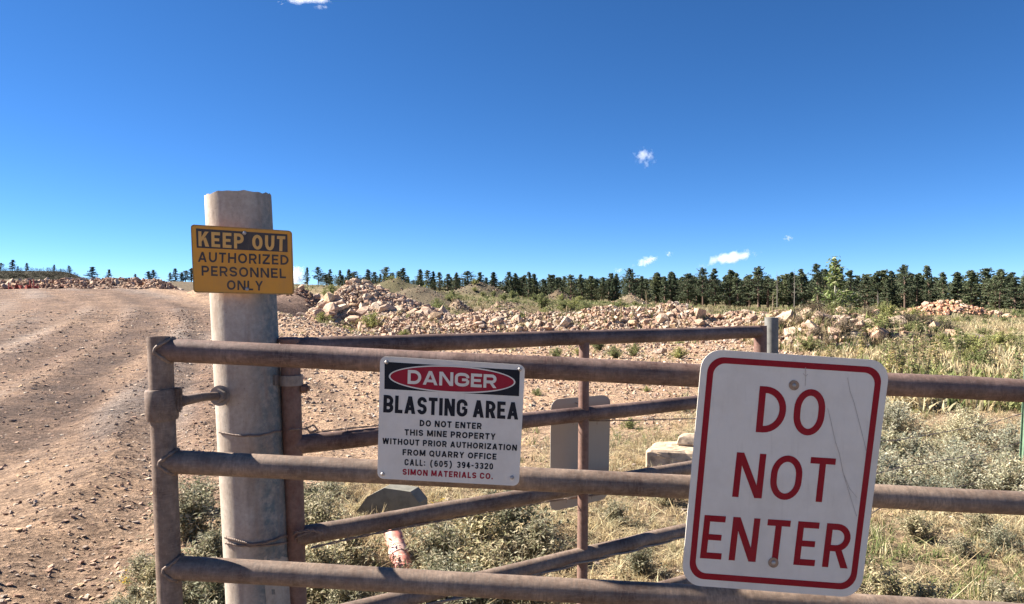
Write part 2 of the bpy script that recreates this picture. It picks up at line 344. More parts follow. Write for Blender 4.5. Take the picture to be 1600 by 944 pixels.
for cx, cy, r_, cc in ((-19.5, 125, 11, (.105, .094, .05)), (-13, 98, 8, (.145, .118, .082)), (-6, 150, 8.5, (.125, .105, .07)), (9.2, 150, 4.5, (.12, .088, .06)), (24, 150, 5.5, (.22, .175, .12)), (-5.6, 75, 1.8, (.34, .26, .19)), (-1.0, 72, 2.0, (.32, .26, .17))):
    d = np.hypot(gx - cx, gy - cy) / r_
    C = lerp(C, np.array(cc) , sm(1.1, .7, d) * (.75 + .25 * vnoise(gx * .8, gy * .8, 67)))
dm = np.hypot((gx + 12.5) / 4.2, (gy - 42) / 6); C = lerp(C, np.array([.205, .138, .108]), sm(1.15, .8, dm) * (.7 + .3 * vnoise(gx, gy, 93)))
trk = np.exp(-(((gx - (-3.7 + .02 * (gy - 70))) / .9) ** 2)) * sm(55, 60, gy) * sm(95, 82, gy)
C = lerp(C, np.array([.40, .27, .20]), trk)
C = lerp(C, np.array([.22, .19, .10]), sm(190, 240, gy) * .55)
C = lerp(C, np.array([.13, .10, .065]), sm(70, 110, gy) * (1 - sm(300, 420, CX + FPX * gx / np.maximum(gy, 8))) * .9)
C = lerp(C, scrub, sm(385, 394, gy) * (1 - sm(95, 150, CX + FPX * gx / np.maximum(gy, 8))) * .95)  # far-left bank: dark scrub, with the steep face's shade put into its colour
C = C.clip(.01, .62)
nx, ny = len(xs), len(ys); ii = np.arange(nx * ny).reshape(ny, nx)
FQ = np.stack([ii[:-1, :-1], ii[:-1, 1:], ii[1:, 1:], ii[1:, :-1]], -1).reshape(-1, 4)
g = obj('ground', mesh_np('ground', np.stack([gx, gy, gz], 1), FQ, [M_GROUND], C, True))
tag(g, 'bare pinkish tan dirt with a rutted haul road and grassy pit land behind', kind='structure')

# ---------------------------------------------------------------- scatter tools
def rotm(n, tilt=1.0):                                 # random rotations, tilt 1 = any direction
    a = rng.uniform(0, 2 * np.pi, n); ca, sa = np.cos(a), np.sin(a); Z = np.zeros((n, 3, 3)); Z[:, 0, 0] = ca; Z[:, 0, 1] = -sa; Z[:, 1, 0] = sa; Z[:, 1, 1] = ca; Z[:, 2, 2] = 1
    b = rng.normal(0, tilt, n); cb, sb = np.cos(b), np.sin(b); X = np.zeros((n, 3, 3)); X[:, 1, 1] = cb; X[:, 1, 2] = -sb; X[:, 2, 1] = sb; X[:, 2, 2] = cb; X[:, 0, 0] = 1
    a = rng.uniform(0, 2 * np.pi, n); ca, sa = np.cos(a), np.sin(a); Y = np.zeros((n, 3, 3)); Y[:, 0, 0] = ca; Y[:, 0, 1] = -sa; Y[:, 1, 0] = sa; Y[:, 1, 1] = ca; Y[:, 2, 2] = 1
    return Z @ X @ Y
def merge(temps, pos, Rm, scl, col):                   # many copies of template (V,F[,c]) as one set of arrays
    pos = np.asarray(pos, float); n = len(pos); scl = np.asarray(scl, float)
    if scl.ndim == 1: scl = np.repeat(scl[:, None], 3, 1)
    pick = rng.integers(0, len(temps), n); Vs, Fs, Cs = [], [], []; off = 0
    for k, tp in enumerate(temps):
        idx = np.where(pick == k)[0]
        if not len(idx): continue
        V, F = tp[0], tp[1]; tc = tp[2] if len(tp) > 2 else np.ones((len(V), 3))
        W = np.einsum('nij,nvj->nvi', Rm[idx], V[None] * scl[idx][:, None, :]) + pos[idx][:, None, :]
        Vs.append(W.reshape(-1, 3)); Cs.append((tc[None] * col[idx][:, None, :]).reshape(-1, 3))
        Fs.append((F[None] + (np.arange(len(idx)) * len(V))[:, None, None] + off).reshape(-1, F.shape[1])); off += len(idx) * len(V)
    return np.concatenate(Vs), np.concatenate(Fs), np.concatenate(Cs)
def hull(seed, asp, npts=14, flat=.25, sub=False):
    r = random.Random(seed); bm = bmesh.new()
    for a in (-1, 1):
        for b_ in (-1, 1):
            for c in (-1, 1): bm.verts.new((asp[0] * a * r.uniform(1 - flat * 2, 1) * .5, asp[1] * b_ * r.uniform(1 - flat * 2, 1) * .5, asp[2] * c * r.uniform(1 - flat * 1.6, 1) * .5))
    for k in range(npts - 8):
        v = Vector((r.gauss(0, 1), r.gauss(0, 1), r.gauss(0, 1))).normalized() * r.uniform(.5, .62); bm.verts.new((v.x * asp[0], v.y * asp[1], v.z * asp[2]))
    res = bmesh.ops.convex_hull(bm, input=bm.verts)
    bmesh.ops.delete(bm, geom=[v for v in bm.verts if not v.link_faces], context='VERTS')
    if sub:
        bmesh.ops.bevel(bm, geom=bm.edges[:], offset=.012, segments=1, affect='EDGES')
    bmesh.ops.triangulate(bm, faces=bm.faces[:]); bm.verts.index_update()
    V = np.array([v.co[:] for v in bm.verts]); F = np.array([[v.index for v in f.verts] for f in bm.faces]); bm.free(); return V, F
RT = [hull(k, random.Random(k + 50).choice([(1, .8, .6), (1, .7, .4), (1, .9, .75), (1, .55, .35), (1, .75, .28)]), 13) for k in range(16)]
PT = [hull(k + 200, (1, .8, .5), 10, .3) for k in range(10)]
rockpal = np.array([(.46, .34, .25), (.40, .255, .18), (.50, .40, .30), (.44, .30, .22), (.34, .27, .22), (.47, .335, .21), (.30, .19, .14), (.53, .44, .35)])
def rcol(n, k=1.0): return rockpal[rng.integers(0, len(rockpal), n)] * rng.uniform(.7, 1.1, n)[:, None] * k

# ---------------------------------------------------------------- rocks one could count
ROCKME = [mesh_np('rock', V, F, [M_ROCK]) for V, F in [hull(k + 900, random.Random(k).choice([(1, .8, .65), (1, .7, .42), (1, .9, .8), (1, .6, .4), (1, .72, .3)]), 15, .27, True) for k in range(22)]]
rr = random.Random(11)
def rock(x, y, size, label, group=None, lift=.18, me=None, rot=None, tiltk=.5):
    o = obj('rock', me or rr.choice(ROCKME)); o.location = (x, y, float(zfun(x, y)) + size * lift)
    o.rotation_euler = rot or (rr.gauss(0, tiltk), rr.gauss(0, tiltk), rr.uniform(0, 6.28)); s = size
    o.scale = (s, s * rr.uniform(.8, 1.1), s * rr.uniform(.8, 1.15)); return tag(o, label, 'rock', group)
Lp = 'angular pinkish tan rock heaped in the tall rubble pile just right of the concrete post'
Lb = 'angular tan rock lying along the long low rubble bank behind the pipe gates'
Lw = 'tan rock half hidden in weeds on the bank right of the grey end post'
Lc = 'reddish tan rock in the rubble row along the crest of the dirt road'
Lr = 'orange red rock in the distant heap below the pines at right'
n = 0
while n < 82:                                          # the tall pile
    x = rr.uniform(-10.6, -2.2); y = rr.uniform(32.6, 36.5)
    h = float(cone(x, y, -7.75, 36, 2.5, 2.5, 6.2, 3.8, .9, 3))
    if h < .12: continue
    low = h < 1.3
    rock(x, y, rr.uniform(.34, .85) if low else rr.uniform(.26, .52), Lp, 'rocks of the tall rubble pile'); n += 1
for k in range(118):                                   # the long bank
    x = rr.uniform(-5.5, 10.4); yc = np.interp(x, [p[0] for p in BERM], [p[1] for p in BERM])
    rock(x, yc + rr.triangular(-2.3, .7, -1.2), rr.choice([.2, .24, .28, .33, .4, .52]) * rr.uniform(.85, 1.15), Lb, 'rocks of the long rubble bank')
for k in range(46):
    x = rr.uniform(9, 15); rock(x, 25 + rr.uniform(-2.4, .8), rr.uniform(.25, .7), Lw, 'rocks in the weedy bank')
for k in range(40):
    x = rr.uniform(-36, -13.5); yc = np.interp(x, [p[0] for p in CREST], [p[1] for p in CREST])
    rock(x, yc + rr.uniform(-2.4, .6), rr.uniform(.35, .85), Lc, 'rocks along the road crest')
for k in range(16):
    x = rr.uniform(37, 45.5); rock(x, 70 + rr.uniform(-2.6, .3), rr.uniform(.4, .85), Lr, 'rocks of the distant red heap')
for k in range(12):
    x = rr.uniform(-14, -10.6); rock(x, 43.4 + rr.uniform(-1.0, .5), rr.uniform(.25, .5), 'small reddish rock along the top of the dirt mound just right of the concrete post', 'rocks on the dirt mound')
def spot(px, py, d, size, label, lift=None, rot=None, me=None):
    p = P(px, py, d); o = rock(p.x, p.y, size, label, None, .2, me, rot); o.location.z = p.z; return o
spot(546, 443, 35.6, .42, 'upright block perched on the very top of the tall rubble pile')
spot(556, 445, 35.7, .5, 'rounded tan rock beside the upright block on the pile top')
spot(652, 498, 33.0, 1.25, 'long pale yellow slab low on the right flank of the tall rubble pile', rot=(.35, -.25, .1), me=ROCKME[1])
spot(668, 492, 33.6, 1.0, 'big orange tan boulder just above the long yellow slab')
spot(610, 487, 33.2, 1.1, 'large orange boulder at mid height on the tall rubble pile face')
q_ = spot(1094, 491, 28.4, .8, 'tall blocky pink rock standing at the highest point of the long rubble bank', rot=(.1, .15, .4), me=ROCKME[0]); q_.scale = (.55, .6, 1.15)
spot(843, 515, 30.0, .75, 'pale square block at the front foot of the long rubble bank')
spot(877, 517, 29.8, .62, 'reddish wedge shaped rock right of the pale square block')
spot(1032, 549, 20.6, .40, 'small upright yellow stone beneath the rear top rail')
def block(corners, label, m, seed, amp=.02, cuts=6):    # a squarish boulder from eight pixel corners with depths
    bm = bmesh.new()
    for px, py, d in corners: bm.verts.new(P(px, py, d))
    bmesh.ops.convex_hull(bm, input=bm.verts); c = sum((v.co for v in bm.verts), Vector()) / len(bm.verts)
    bmesh.ops.bevel(bm, geom=bm.edges[:], offset=amp * .8, segments=1, affect='EDGES'); bmesh.ops.subdivide_edges(bm, edges=bm.edges[:], cuts=cuts, use_grid_fill=True); bmesh.ops.triangulate(bm, faces=bm.faces[:])
    for v in bm.verts:
        q = v.co * 9; k = float(fbm(q.x + q.y * .7 + seed, q.z * 1.3 - q.y * .6, seed, 4)); v.co += (v.co - c).normalized() * amp * k * 1.6
    for v in bm.verts: v.co -= c
    me = bpy.data.meshes.new('rock'); bm.to_mesh(me); bm.free(); me.polygons.foreach_set('use_smooth', np.zeros(len(me.polygons), bool)); me.materials.append(m); o = obj('rock', me, None, c); return tag(o, label, 'rock')
M_YST = plain('pale_yellow_stone', (.46, .345, .235), .92, 0, .55, 14, .9)
block([(1006, 733, 6.45), (1092, 731, 6.5), (1008, 703, 6.5), (1094, 707, 6.55), (1028, 690, 6.95), (1100, 691, 6.95), (1020, 722, 7.0), (1100, 722, 7.0)], 'pale yellow flat topped boulder between the rear gate and the white sign', M_YST, 3)
block([(1056, 695, 6.72), (1092, 697, 6.72), (1060, 681, 6.75), (1092, 684, 6.8), (1068, 677, 6.95), (1098, 676, 6.95), (1064, 690, 7.0), (1098, 690, 7.0)], 'smaller pale stone resting on top of the flat yellow boulder', M_YST, 8, .012, 4)
spot(101, 797, 5.45, .13, 'grey stone alone on the bare dirt road edge', rot=(.1, -.3, .4))
spot(930, 618, 12.4, .22, 'pale stone on the bare dirt to the right of the hanging sign back')
spot(846, 702, 7.6, .12, 'flat pale stone on bare dirt just left of the hanging sign back', rot=(0, .1, .3))
# ---------------------------------------------------------------- rubble and gravel too many to count
def on_ground(x, y, lift, s): return np.stack([x, y, zfun(x, y) + lift * s], 1)
parts = []
def put(temps, x, y, s, col, lift=.15, tilt=1.0, asp=None):
    Rm = rotm(len(x), tilt); sc_ = s if asp is None else s[:, None] * asp
    parts.append(merge(temps, on_ground(x, y, lift, s), Rm, sc_, col))
def flush(name, m, label, smooth=False):
    off = 0; Vs, Fs, Cs = [], [], []
    for V, F, c in parts: Vs.append(V); Fs.append(F + off); Cs.append(c); off += len(V)
    parts.clear()
    o = obj(name, mesh_np(name, np.concatenate(Vs), np.concatenate(Fs), [m], np.concatenate(Cs), smooth)); tag(o, label, kind='stuff'); return o
nn = 5200
x = rng.uniform(-10.6, -2.2, nn); y = rng.uniform(32.3, 37, nn); k = cone(x, y, -7.75, 36, 2.5, 2.5, 6.2, 3.8, .9, 3) > .06
x, y = x[k], y[k]; put(RT, x, y, rng.uniform(.09, .30, len(x)), rcol(len(x)))
nn = 13000
x = rng.uniform(-6.3, 11.2, nn); y = np.interp(x, [p[0] for p in BERM], [p[1] for p in BERM]) + rng.uniform(-2.6, 1.4, nn); put(RT, x, y, rng.uniform(.06, .26, nn) * rng.uniform(.6, 1.1, nn), rcol(nn))
nn = 2600
x = rng.uniform(8.6, 15.3, nn); y = 25 + rng.uniform(-2.6, 1.5, nn); put(RT, x, y, rng.uniform(.06, .3, nn), rcol(nn, .9))
nn = 2600
x = rng.uniform(-40, -13, nn); y = np.interp(x, [p[0] for p in CREST], [p[1] for p in CREST]) + rng.uniform(-2.6, 1.6, nn); put(RT, x, y, rng.uniform(.08, .34, nn), rcol(nn, .85) * np.array([1.0, .9, .86]))
nn = 500
x = rng.uniform(-15, -10, nn); y = 43.2 + rng.normal(0, .9, nn); put(RT, x, y, rng.uniform(.06, .24, nn), rcol(nn, .85) * np.array([1.0, .9, .84]))
nn = 700
x = rng.uniform(36, 46, nn); y = 70 + rng.uniform(-3, 2, nn); put(RT, x, y, rng.uniform(.15, .5, nn), rcol(nn) * np.array([1.12, .9, .8]))
for cx, cy, r_, c_ in ((-19.5, 125, 10, .7), (-13, 98, 7.5, .72), (-6, 150, 8, .7), (9.2, 150, 4, .5), (24, 150, 5, .9), (-5.6, 75, 1.8, .8), (-1.2, 72, 1.8, .8)):
    nn = 260; a = rng.uniform(0, 6.28, nn); q = r_ * np.sqrt(rng.uniform(0, 1, nn)); put(RT, cx + q * np.cos(a), cy + q * np.sin(a) - .5, rng.uniform(.1, .34, nn) * (cy / 110), rcol(nn, c_))
flush('rubble', M_RUB, 'loose broken limestone rubble filling the piles and banks')
nn = 70000
y = 3.2 + 27 * rng.uniform(0, 1, nn) ** 1.5; x = rng.uniform(-.72, .8, nn) * (y + 1.5)
s = (.0045 + .030 * rng.uniform(0, 1, nn) ** 6) * (1 + y / 9)
keep = (veg(x, y) < .6) | (rng.uniform(0, 1, nn) < .25); sR = x - xroad(y); keep &= (sR > .4) | (rng.uniform(0, 1, nn) < .45)
x, y, s = x[keep], y[keep], s[keep]; put(PT, x, y, s, rcol(len(x), 1.0), .1, .3, np.array([1, 1, .6]))
nn = 17000                                             # stony belt behind the gates
y = rng.uniform(9, 29, nn); x = (rng.uniform(430, 1330, nn) - 800) / 1150 * y
put(PT, x, y, (.014 + .10 * rng.uniform(0, 1, nn) ** 4 * (y / 16)), rcol(nn, 1.02), .15, .5)
nn = 2600                                             # road shoulder stones, near left
y = rng.uniform(3.3, 9, nn); x = np.interp(y, [3, 4, 6, 9], [-2.3, -2.6, -3.2, -3.9]) + rng.normal(.5, .55, nn)
put(PT, x, y, .007 + .034 * rng.uniform(0, 1, nn) ** 4, rcol(nn, 1.0), .12, .35)
nn = 1700                                             # loose dark clods along the main rut
y = rng.uniform(4, 30, nn); x = xroad(y) + rng.normal(0, .3, nn) + rng.choice([0, 0, 0, -1.9, -3.6], nn); put(PT, x, y, (.007 + .026 * rng.uniform(0, 1, nn) ** 3) * (1 + y / 22), np.tile((.31, .215, .16), (nn, 1)), .2, .6)
flush('gravel', M_RUB, 'small loose stones and clods strewn over the bare dirt')
# ---------------------------------------------------------------- the two pipe gates and their posts
PR = .0302                                             # pipe radius
def rail_pts(a, b, n=14, sag=0.0, wob=.0015, seed=0):
    r = random.Random(seed); out = []
    for i in range(n):
        t = i / (n - 1); p = Vector(a).lerp(Vector(b), t); p.z -= sag * math.sin(math.pi * t)
        if 0 < i < n - 1: p += Vector((0, r.uniform(-1, 1) * wob, r.uniform(-1, 1) * wob))
        out.append(p)
    return out
def pipe(name, parent, a, b, r, m, seed=0, hollow=False, seg=28, n=14):
    G_ = Geo(); G_.tube(rail_pts(a, b, n, seed=seed), r, seg, True, 0, hollow); return G_.build(name, [m], parent, autos=50)
def weld(G_, c, axis, r):                              # a lumpy weld ring where a rail meets a stile
    axis = Vector(axis).normalized(); u = axis.orthogonal().normalized(); v = axis.cross(u); rn = random.Random(int(c[0] * 1e4)); pts = []
    for k in range(25):
        a = 2 * math.pi * (k % 24) / 24; q = r * (1 + rn.uniform(-.03, .03)); pts.append(Vector(c) + u * math.cos(a) * q + v * math.sin(a) * q)
    G_.tube(pts, .005, 8, False)
gate = empty('pipe_gate', (0, 0, 0), 'near rusty pipe gate with three long bare rails carrying the danger sign', 'gate')
DG = 1.90
st_top, st_bot = P(249.5, 526, DG), P(278, 1270, DG)
pipe('stile', gate, st_bot, st_top, PR * 1.01, M_PIPE, 3, True)
rails = [((249, 546.5), (1600, 611)), ((255, 721), (1600, 786.5)), ((262, 886.5), (1600, 962)), ((269, 1050), (1600, 1133)), ((275, 1200), (1600, 1290))]
DR = 1.93
RT0 = []
for k, (a, b) in enumerate(rails):
    ex = 2950; yb = a[1] + (b[1] - a[1]) * (ex - a[0]) / (b[0] - a[0])
    p0, p1 = P(a[0] + 2, a[1], DG), P(ex, yb, DR); RT0.append((p0, p1))
    pipe('rail', gate, p0, p1, PR, M_PIPE if k == 1 else M_PIPE2 if k == 0 else M_PIPE, 10 + k)
pipe('stile', gate, RT0[4][1] + Vector((0, 0, -.05)), RT0[0][1] + Vector((0, 0, .05)), PR * 1.01, M_PIPE, 21, True)

def bead(c, ax, sx, r, rs):                            # weld bead round the saddle where a rail meets a stile
    ax = Vector(ax).normalized(); sx = Vector(sx).normalized(); w_ = ax.cross(sx).normalized(); u = w_.cross(ax).normalized(); pts = []; rn = random.Random(int(abs(c[2]) * 1e5))
    for k in range(37):
        a = 2 * math.pi * k / 36; q = r * 1.04; yv = q * math.sin(a); pts.append(Vector(c) + u * q * math.cos(a) + w_ * yv + ax * (math.sqrt(max(rs * rs - yv * yv, 1e-8)) + rn.uniform(-.001, .001)))
    return pts
for p0, p1 in RT0[:3]:
    G_ = Geo(); t_ = (p0.z - st_bot.z) / (st_top.z - st_bot.z); c_ = st_bot.lerp(st_top, t_); L_ = bead(c_, p1 - p0, st_top - st_bot, PR, PR * 1.01); G_.tube(L_, [.0048 + .0012 * math.sin(i * 2.1) for i in range(len(L_))], 7, False); G_.build('weld_bead', [M_PIPE], gate, smooth=True)

# concrete post, standing behind the near gate
post = empty('concrete_post', (0, 0, 0), 'thick round concrete post with a broken jagged top holding the yellow sign', 'post')
DP = 2.32; PRAD = .0995
pt, pb = P(372, 304, DP), P(403.5, 900, DP); pdir = (pt - pb).normalized(); pbase = pb - pdir * ((pb.z + .25) / pdir.z)
G_ = Geo(); seg = 72; rnd = random.Random(5); rings = [pbase + pdir * t for t in np.linspace(0, (pt - pbase).length, 60)]
ux = Vector((1, 0, 0)); ux = (ux - pdir * ux.dot(pdir)).normalized(); uy = pdir.cross(ux); V = []
for i, c in enumerate(rings):
    for k in range(seg):
        a = 2 * math.pi * k / seg; q = PRAD * (1 + .006 * float(fbm(math.cos(a) * 2 + i * .1, math.sin(a) * 2 + i * .13, 71, 3))); dz = 0
        if i >= len(rings) - 2:
            nzv = float(vnoise(k * .55, i * 3.0, 72)); dz = (-.008 * nzv) * (1 if i == len(rings) - 1 else .3); q *= (1 - .012 * nzv * (i == len(rings) - 1))
        V.append(c + ux * math.cos(a) * q + uy * math.sin(a) * q + pdir * dz)
F = [(i * seg + k, i * seg + (k + 1) % seg, (i + 1) * seg + (k + 1) % seg, (i + 1) * seg + k) for i in range(len(rings) - 1) for k in range(seg)]
b0 = len(V); rad = [(.8, -.004), (.5, .004), (.2, -.003)]; last = (len(rings) - 1) * seg
for q, dz in rad:
    for k in range(seg):
        a = 2 * math.pi * k / seg; nzv = float(vnoise(math.cos(a) * 6 * q, math.sin(a) * 6 * q, 73)); V.append(rings[-1] + (ux * math.cos(a) + uy * math.sin(a)) * PRAD * q + pdir * (dz - .008 + .009 * (nzv - .5)))
prev = last
for j in range(3):
    cur = b0 + j * seg; F += [(prev + k, prev + (k + 1) % seg, cur + (k + 1) % seg, cur + k) for k in range(seg)]; prev = cur
F.append(tuple(prev + k for k in range(seg))); G_.add(V, F)
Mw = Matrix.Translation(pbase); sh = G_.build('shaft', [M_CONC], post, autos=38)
sh.data.transform(Matrix.Translation(-rings[30])); sh.location = rings[30]
def on_post(px, py, off=.002):                         # a point of the post's front surface behind a photo pixel
    d = P(px, py, 1.0) - Vector((0, 0, EYE)); o = Vector((0, 0, EYE)); w0 = o - pbase
    a_ = d - pdir * d.dot(pdir); b_ = w0 - pdir * w0.dot(pdir); rr_ = PRAD + off
    A, B, Cq = a_.dot(a_), 2 * a_.dot(b_), b_.dot(b_) - rr_ * rr_; D = max(B * B - 4 * A * Cq, 0); return o + d * ((-B - math.sqrt(D)) / (2 * A))
G_ = Geo(); M_ST = sign_mat('torn_sticker_paper', (.40, .345, .28), (.20, .16, .12), .8, .8, 30)
xs_ = np.linspace(411, 451, 9); ys_ = np.linspace(868, 960, 12); V = []; idx = {}
for j, yy in enumerate(ys_):
    for i, xx in enumerate(xs_):
        idx[i, j] = len(V); V.append(on_post(xx + (yy - 868) * .05 - 1 + 3 * float(vnoise(j * .9, i * .7, 9)), yy + 7 * float(vnoise(i * .8, j * .3, 8)), .0022))
F = [(idx[i, j], idx[i, j + 1], idx[i + 1, j + 1], idx[i + 1, j]) for i in range(8) for j in range(11) if vnoise(i * .9 + 5, j * .8, 77) > .22]
G_.add(V, F); G_.build('torn_sticker', [M_ST], post, smooth=True)

# rear gate: hung on the post, swinging away to the grey end post
rg = empty('pipe_gate', (0, 0, 0), 'short rusty pipe gate behind, slanting away from the concrete post to the grey post', 'gate')
LX, LY, RX, RY = -.691, 2.33, 1.237, 3.60
def rgp(t, z): return Vector((LX + (RX - LX) * t, LY + (RY - LY) * t, z))
ztop = EYE - (532 - CY) / FPX * 2.33
pipe('stile', rg, P(470, 1180, 2.34), P(453, 533, 2.33), .0305, M_POST2, 33, False)
for k, z in enumerate((1.357, 1.047, .757, .48, .25)):
    a = P((453, 456, 461, 464, 466)[k], CY + (EYE - z) * FPX / 2.33, 2.33); pipe('rail', rg, a, rgp(.985, z - .002), .0300, M_PIPE2 if k < 2 else M_PIPE, 40 + k)
pipe('stile', rg, rgp(.985, .2), rgp(.985, 1.385), .031, M_POST2, 51)
pipe('upright', rg, rgp(.505, .22), rgp(.51, 1.35), .0215, M_POST2, 52)
G_ = Geo(); c = P(451.5, 533, 2.33); G_.tube([c + Vector((0, 0, -.004)), c + Vector((0, 0, .006)), c + Vector((0, 0, .012))], [.036, .036, .028], 24); G_.build('cap', [M_POST2], rg, autos=40)
G_ = Geo(); e0, e1 = P(1205, 1010, 3.70), P(1205.5, 496, 3.70)
G_.tube(rail_pts(Vector((e0.x, e0.y, -.25)), e1, 8, wob=.002), [.0335] * 8, 22)
gp = G_.build('end_post', [M_GREY], autos=40); gp.name = 'fence_post'
tag(gp, 'grey weathered fence post at the far end of the slanting rear gate', 'post')

# hinge of the near gate: collar on the stile, eye rod, nut and washer against the post
hg = empty('gate_hinge', (0, 0, 0), 'dusty gate hinge with a wide collar round the near gate and a rod', 'hinge')
c0, c1 = P(251.5, 608, DG), P(254, 656, DG)
G_ = Geo(); G_.tube([c1, c1.lerp(c0, .06), c1.lerp(c0, .94), c0], [.037, .0395, .0395, .037], 30, True); G_.build('collar', [M_PIPE], hg, autos=40)
hx0, hx1 = P(276, 624, 1.905), on_post(346, 618, .0)
G_ = Geo(); G_.box(P(277.5, 624, 1.905), .022, .016, .062, bev=.004); G_.build('lug', [M_PIPE], hg)
G_ = Geo(); a, b = P(280, 627, 1.91), hx1; G_.tube([a, a.lerp(b, .12), a.lerp(b, .5) + Vector((0, 0, .003)), a.lerp(b, .9), b], [.017, .0135, .0125, .012, .012], 18); G_.build('rod', [M_PIPE], hg, smooth=True)
dv = (hx1 - P(280, 626, 1.91)).normalized()
G_ = Geo(); G_.tube([hx1 - dv * .045, hx1 - dv * .016], .0215, 6); G_.build('nut', [M_STEEL], hg)
G_ = Geo(); G_.tube([hx1 - dv * .015, hx1 - dv * .008], .031, 26); G_.build('washer', [M_STEEL], hg, autos=40)
hg2 = empty('gate_hinge', (0, 0, 0), 'flat steel strap and bolt hinging the rear gate to the concrete post', 'hinge')
sc_ = P(454.5, 594, 2.33)
G_ = Geo(); pts = [sc_ + Vector((math.cos(a) * .0335, math.sin(a) * .0335, 0)) for a in np.linspace(-2.6, .8, 14)]
pts = [on_post(428, 594, .001) + Vector((0, .02, 0)), on_post(429, 594, .004), pts[0]] + pts[1:]
V = []; F = []
for p in pts: V += [p + Vector((0, 0, -.016)), p + Vector((0, 0, .016))]
ctr = sc_
for p in pts:
    q = p + (p - ctr).normalized() * .004; V += [q + Vector((0, 0, -.016)), q + Vector((0, 0, .016))]
n = len(pts)
for i in range(n - 1):
    F += [(2 * i, 2 * i + 1, 2 * i + 3, 2 * i + 2), (2 * n + 2 * i, 2 * n + 2 * i + 2, 2 * n + 2 * i + 3, 2 * n + 2 * i + 1), (2 * i + 1, 2 * n + 2 * i + 1, 2 * n + 2 * i + 3, 2 * i + 3), (2 * i, 2 * i + 2, 2 * n + 2 * i + 2, 2 * n + 2 * i)]
F += [(0, 2 * n, 2 * n + 1, 1), (2 * n - 2, 2 * n - 1, 4 * n - 1, 4 * n - 2)]
G_.add(V, F); G_.build('strap', [M_STEEL], hg2)
G_ = Geo(); a = P(466, 607, 2.335); G_.tube([a, a + Vector((.036, 0, 0))], .0085, 14); G_.tube([a + Vector((.012, 0, 0)), a + Vector((.028, 0, 0))], .0145, 6); G_.box(a + Vector((.004, 0, .004)), .012, .02, .05, bev=.003); G_.build('bolt', [M_POST2], hg2)

# tie wires and barbed wire
def wire(name, pts, r, label, cat, twist=0, m=None, group=None):
    pts = [Vector(p) for p in pts]; D = []
    for i in range(len(pts) - 1):
        for t in np.linspace(0, 1, 12, endpoint=False): D.append(pts[i].lerp(pts[i + 1], t))
    D.append(pts[-1]); G_ = Geo()
    if twist:
        for ph in (0, math.pi): G_.tube([p + Vector((0, math.cos(i * twist + ph), math.sin(i * twist + ph))) * r * 1.15 for i, p in enumerate(D)], r, 7)
    else: G_.tube(D, r, 7)
    if 'barbed' in name:
        L = 0
        for i in range(1, len(D)):
            L += (D[i] - D[i - 1]).length
            if L > .125:
                L = 0; u = (D[i] - D[i - 1]).normalized(); v = u.orthogonal().normalized(); q = u.cross(v)
                for s1 in (-1, 1): G_.tube([D[i] - (v + q * s1) * .011, D[i] + (v + q * s1) * .011], .0011, 5)
    o = G_.build(name, [m or M_WIRE], None, smooth=True); return tag(o, label, cat, group)
def loop_wire(rows, sag, r, label, tw, tail):
    pts = []
    for i, px in enumerate(np.linspace(342, 444, 14)):
        t = i / 13; pts.append(on_post(px + (rows - 675) * .055 , rows + sag * math.sin(math.pi * min(1, t * 1.1)) + rnd.uniform(-.8, .8) - 4 * max(0, t - .6), .004))
    pts += tail; return wire('tie_wire', pts, r, label, 'wire', tw)
loop_wire(675, 6, .0016, 'upper thin tie wire looped around the concrete post and rear gate, with a barbed knot', .9, [P(456, 671, 2.292), P(478, 670, 2.30), P(490, 664, 2.315), P(497, 672, 2.32), P(484, 676, 2.31), P(478, 668, 2.30)])
loop_wire(839, 11, .0022, 'lower doubled tie wire wound around the concrete post above the bottom rail', .7, [P(462, 832, 2.290), P(486, 828, 2.30), P(505, 832, 2.315)])
G2 = [P(343 + 9, 852, 2.25)]
loop_wire(849, 4, .0018, 'second strand sagging just under the lower doubled tie wire on the post', .8, [P(466, 838, 2.291), P(486, 831, 2.30)])
def gpx(px, off=0):                                    # depth on the rear gate at a photo column
    k = (px - CX) / FPX; t = (k * LY - LX) / ((RX - LX) - k * (RY - LY)); return LY + (RY - LY) * t + off
wire('barbed_wire', [P(484, 677, 2.33), P(540, 670, gpx(540)), P(600, 664, gpx(600)), P(760, 661, gpx(760) + .04), P(830, 659, gpx(830) + .05), P(980, 657, gpx(980) + .05), P(1090, 654, gpx(1090) + .04), P(1197, 650, 3.66)], .0016, 'barbed wire strung below the second rail of the rear gate', 'wire', .8)
wire('barbed_wire', [P(486, 856, 2.28), P(560, 839, gpx(560) - .034), P(640, 823, gpx(640) - .03), P(760, 800, gpx(760) + .02), P(860, 783, gpx(860) + .04), P(955, 770, gpx(955) + .04), P(1090, 741, gpx(1090) + .03), P(1197, 717, 3.66)], .0022, 'barbed wire hugging the third rail of the rear gate', 'wire', .8)
wire('barbed_wire', [P(580, 970, gpx(580) - .034), P(700, 938, gpx(700) - .034), P(800, 910, gpx(800) - .034), P(900, 881, gpx(900) - .034), P(1000, 857, gpx(1000) - .034), P(1090, 833, gpx(1090) - .034), P(1190, 812, 3.56)], .0042, 'split wire strip clinging under the fourth rail of the rear gate', 'wire', .5, M_STEEL)

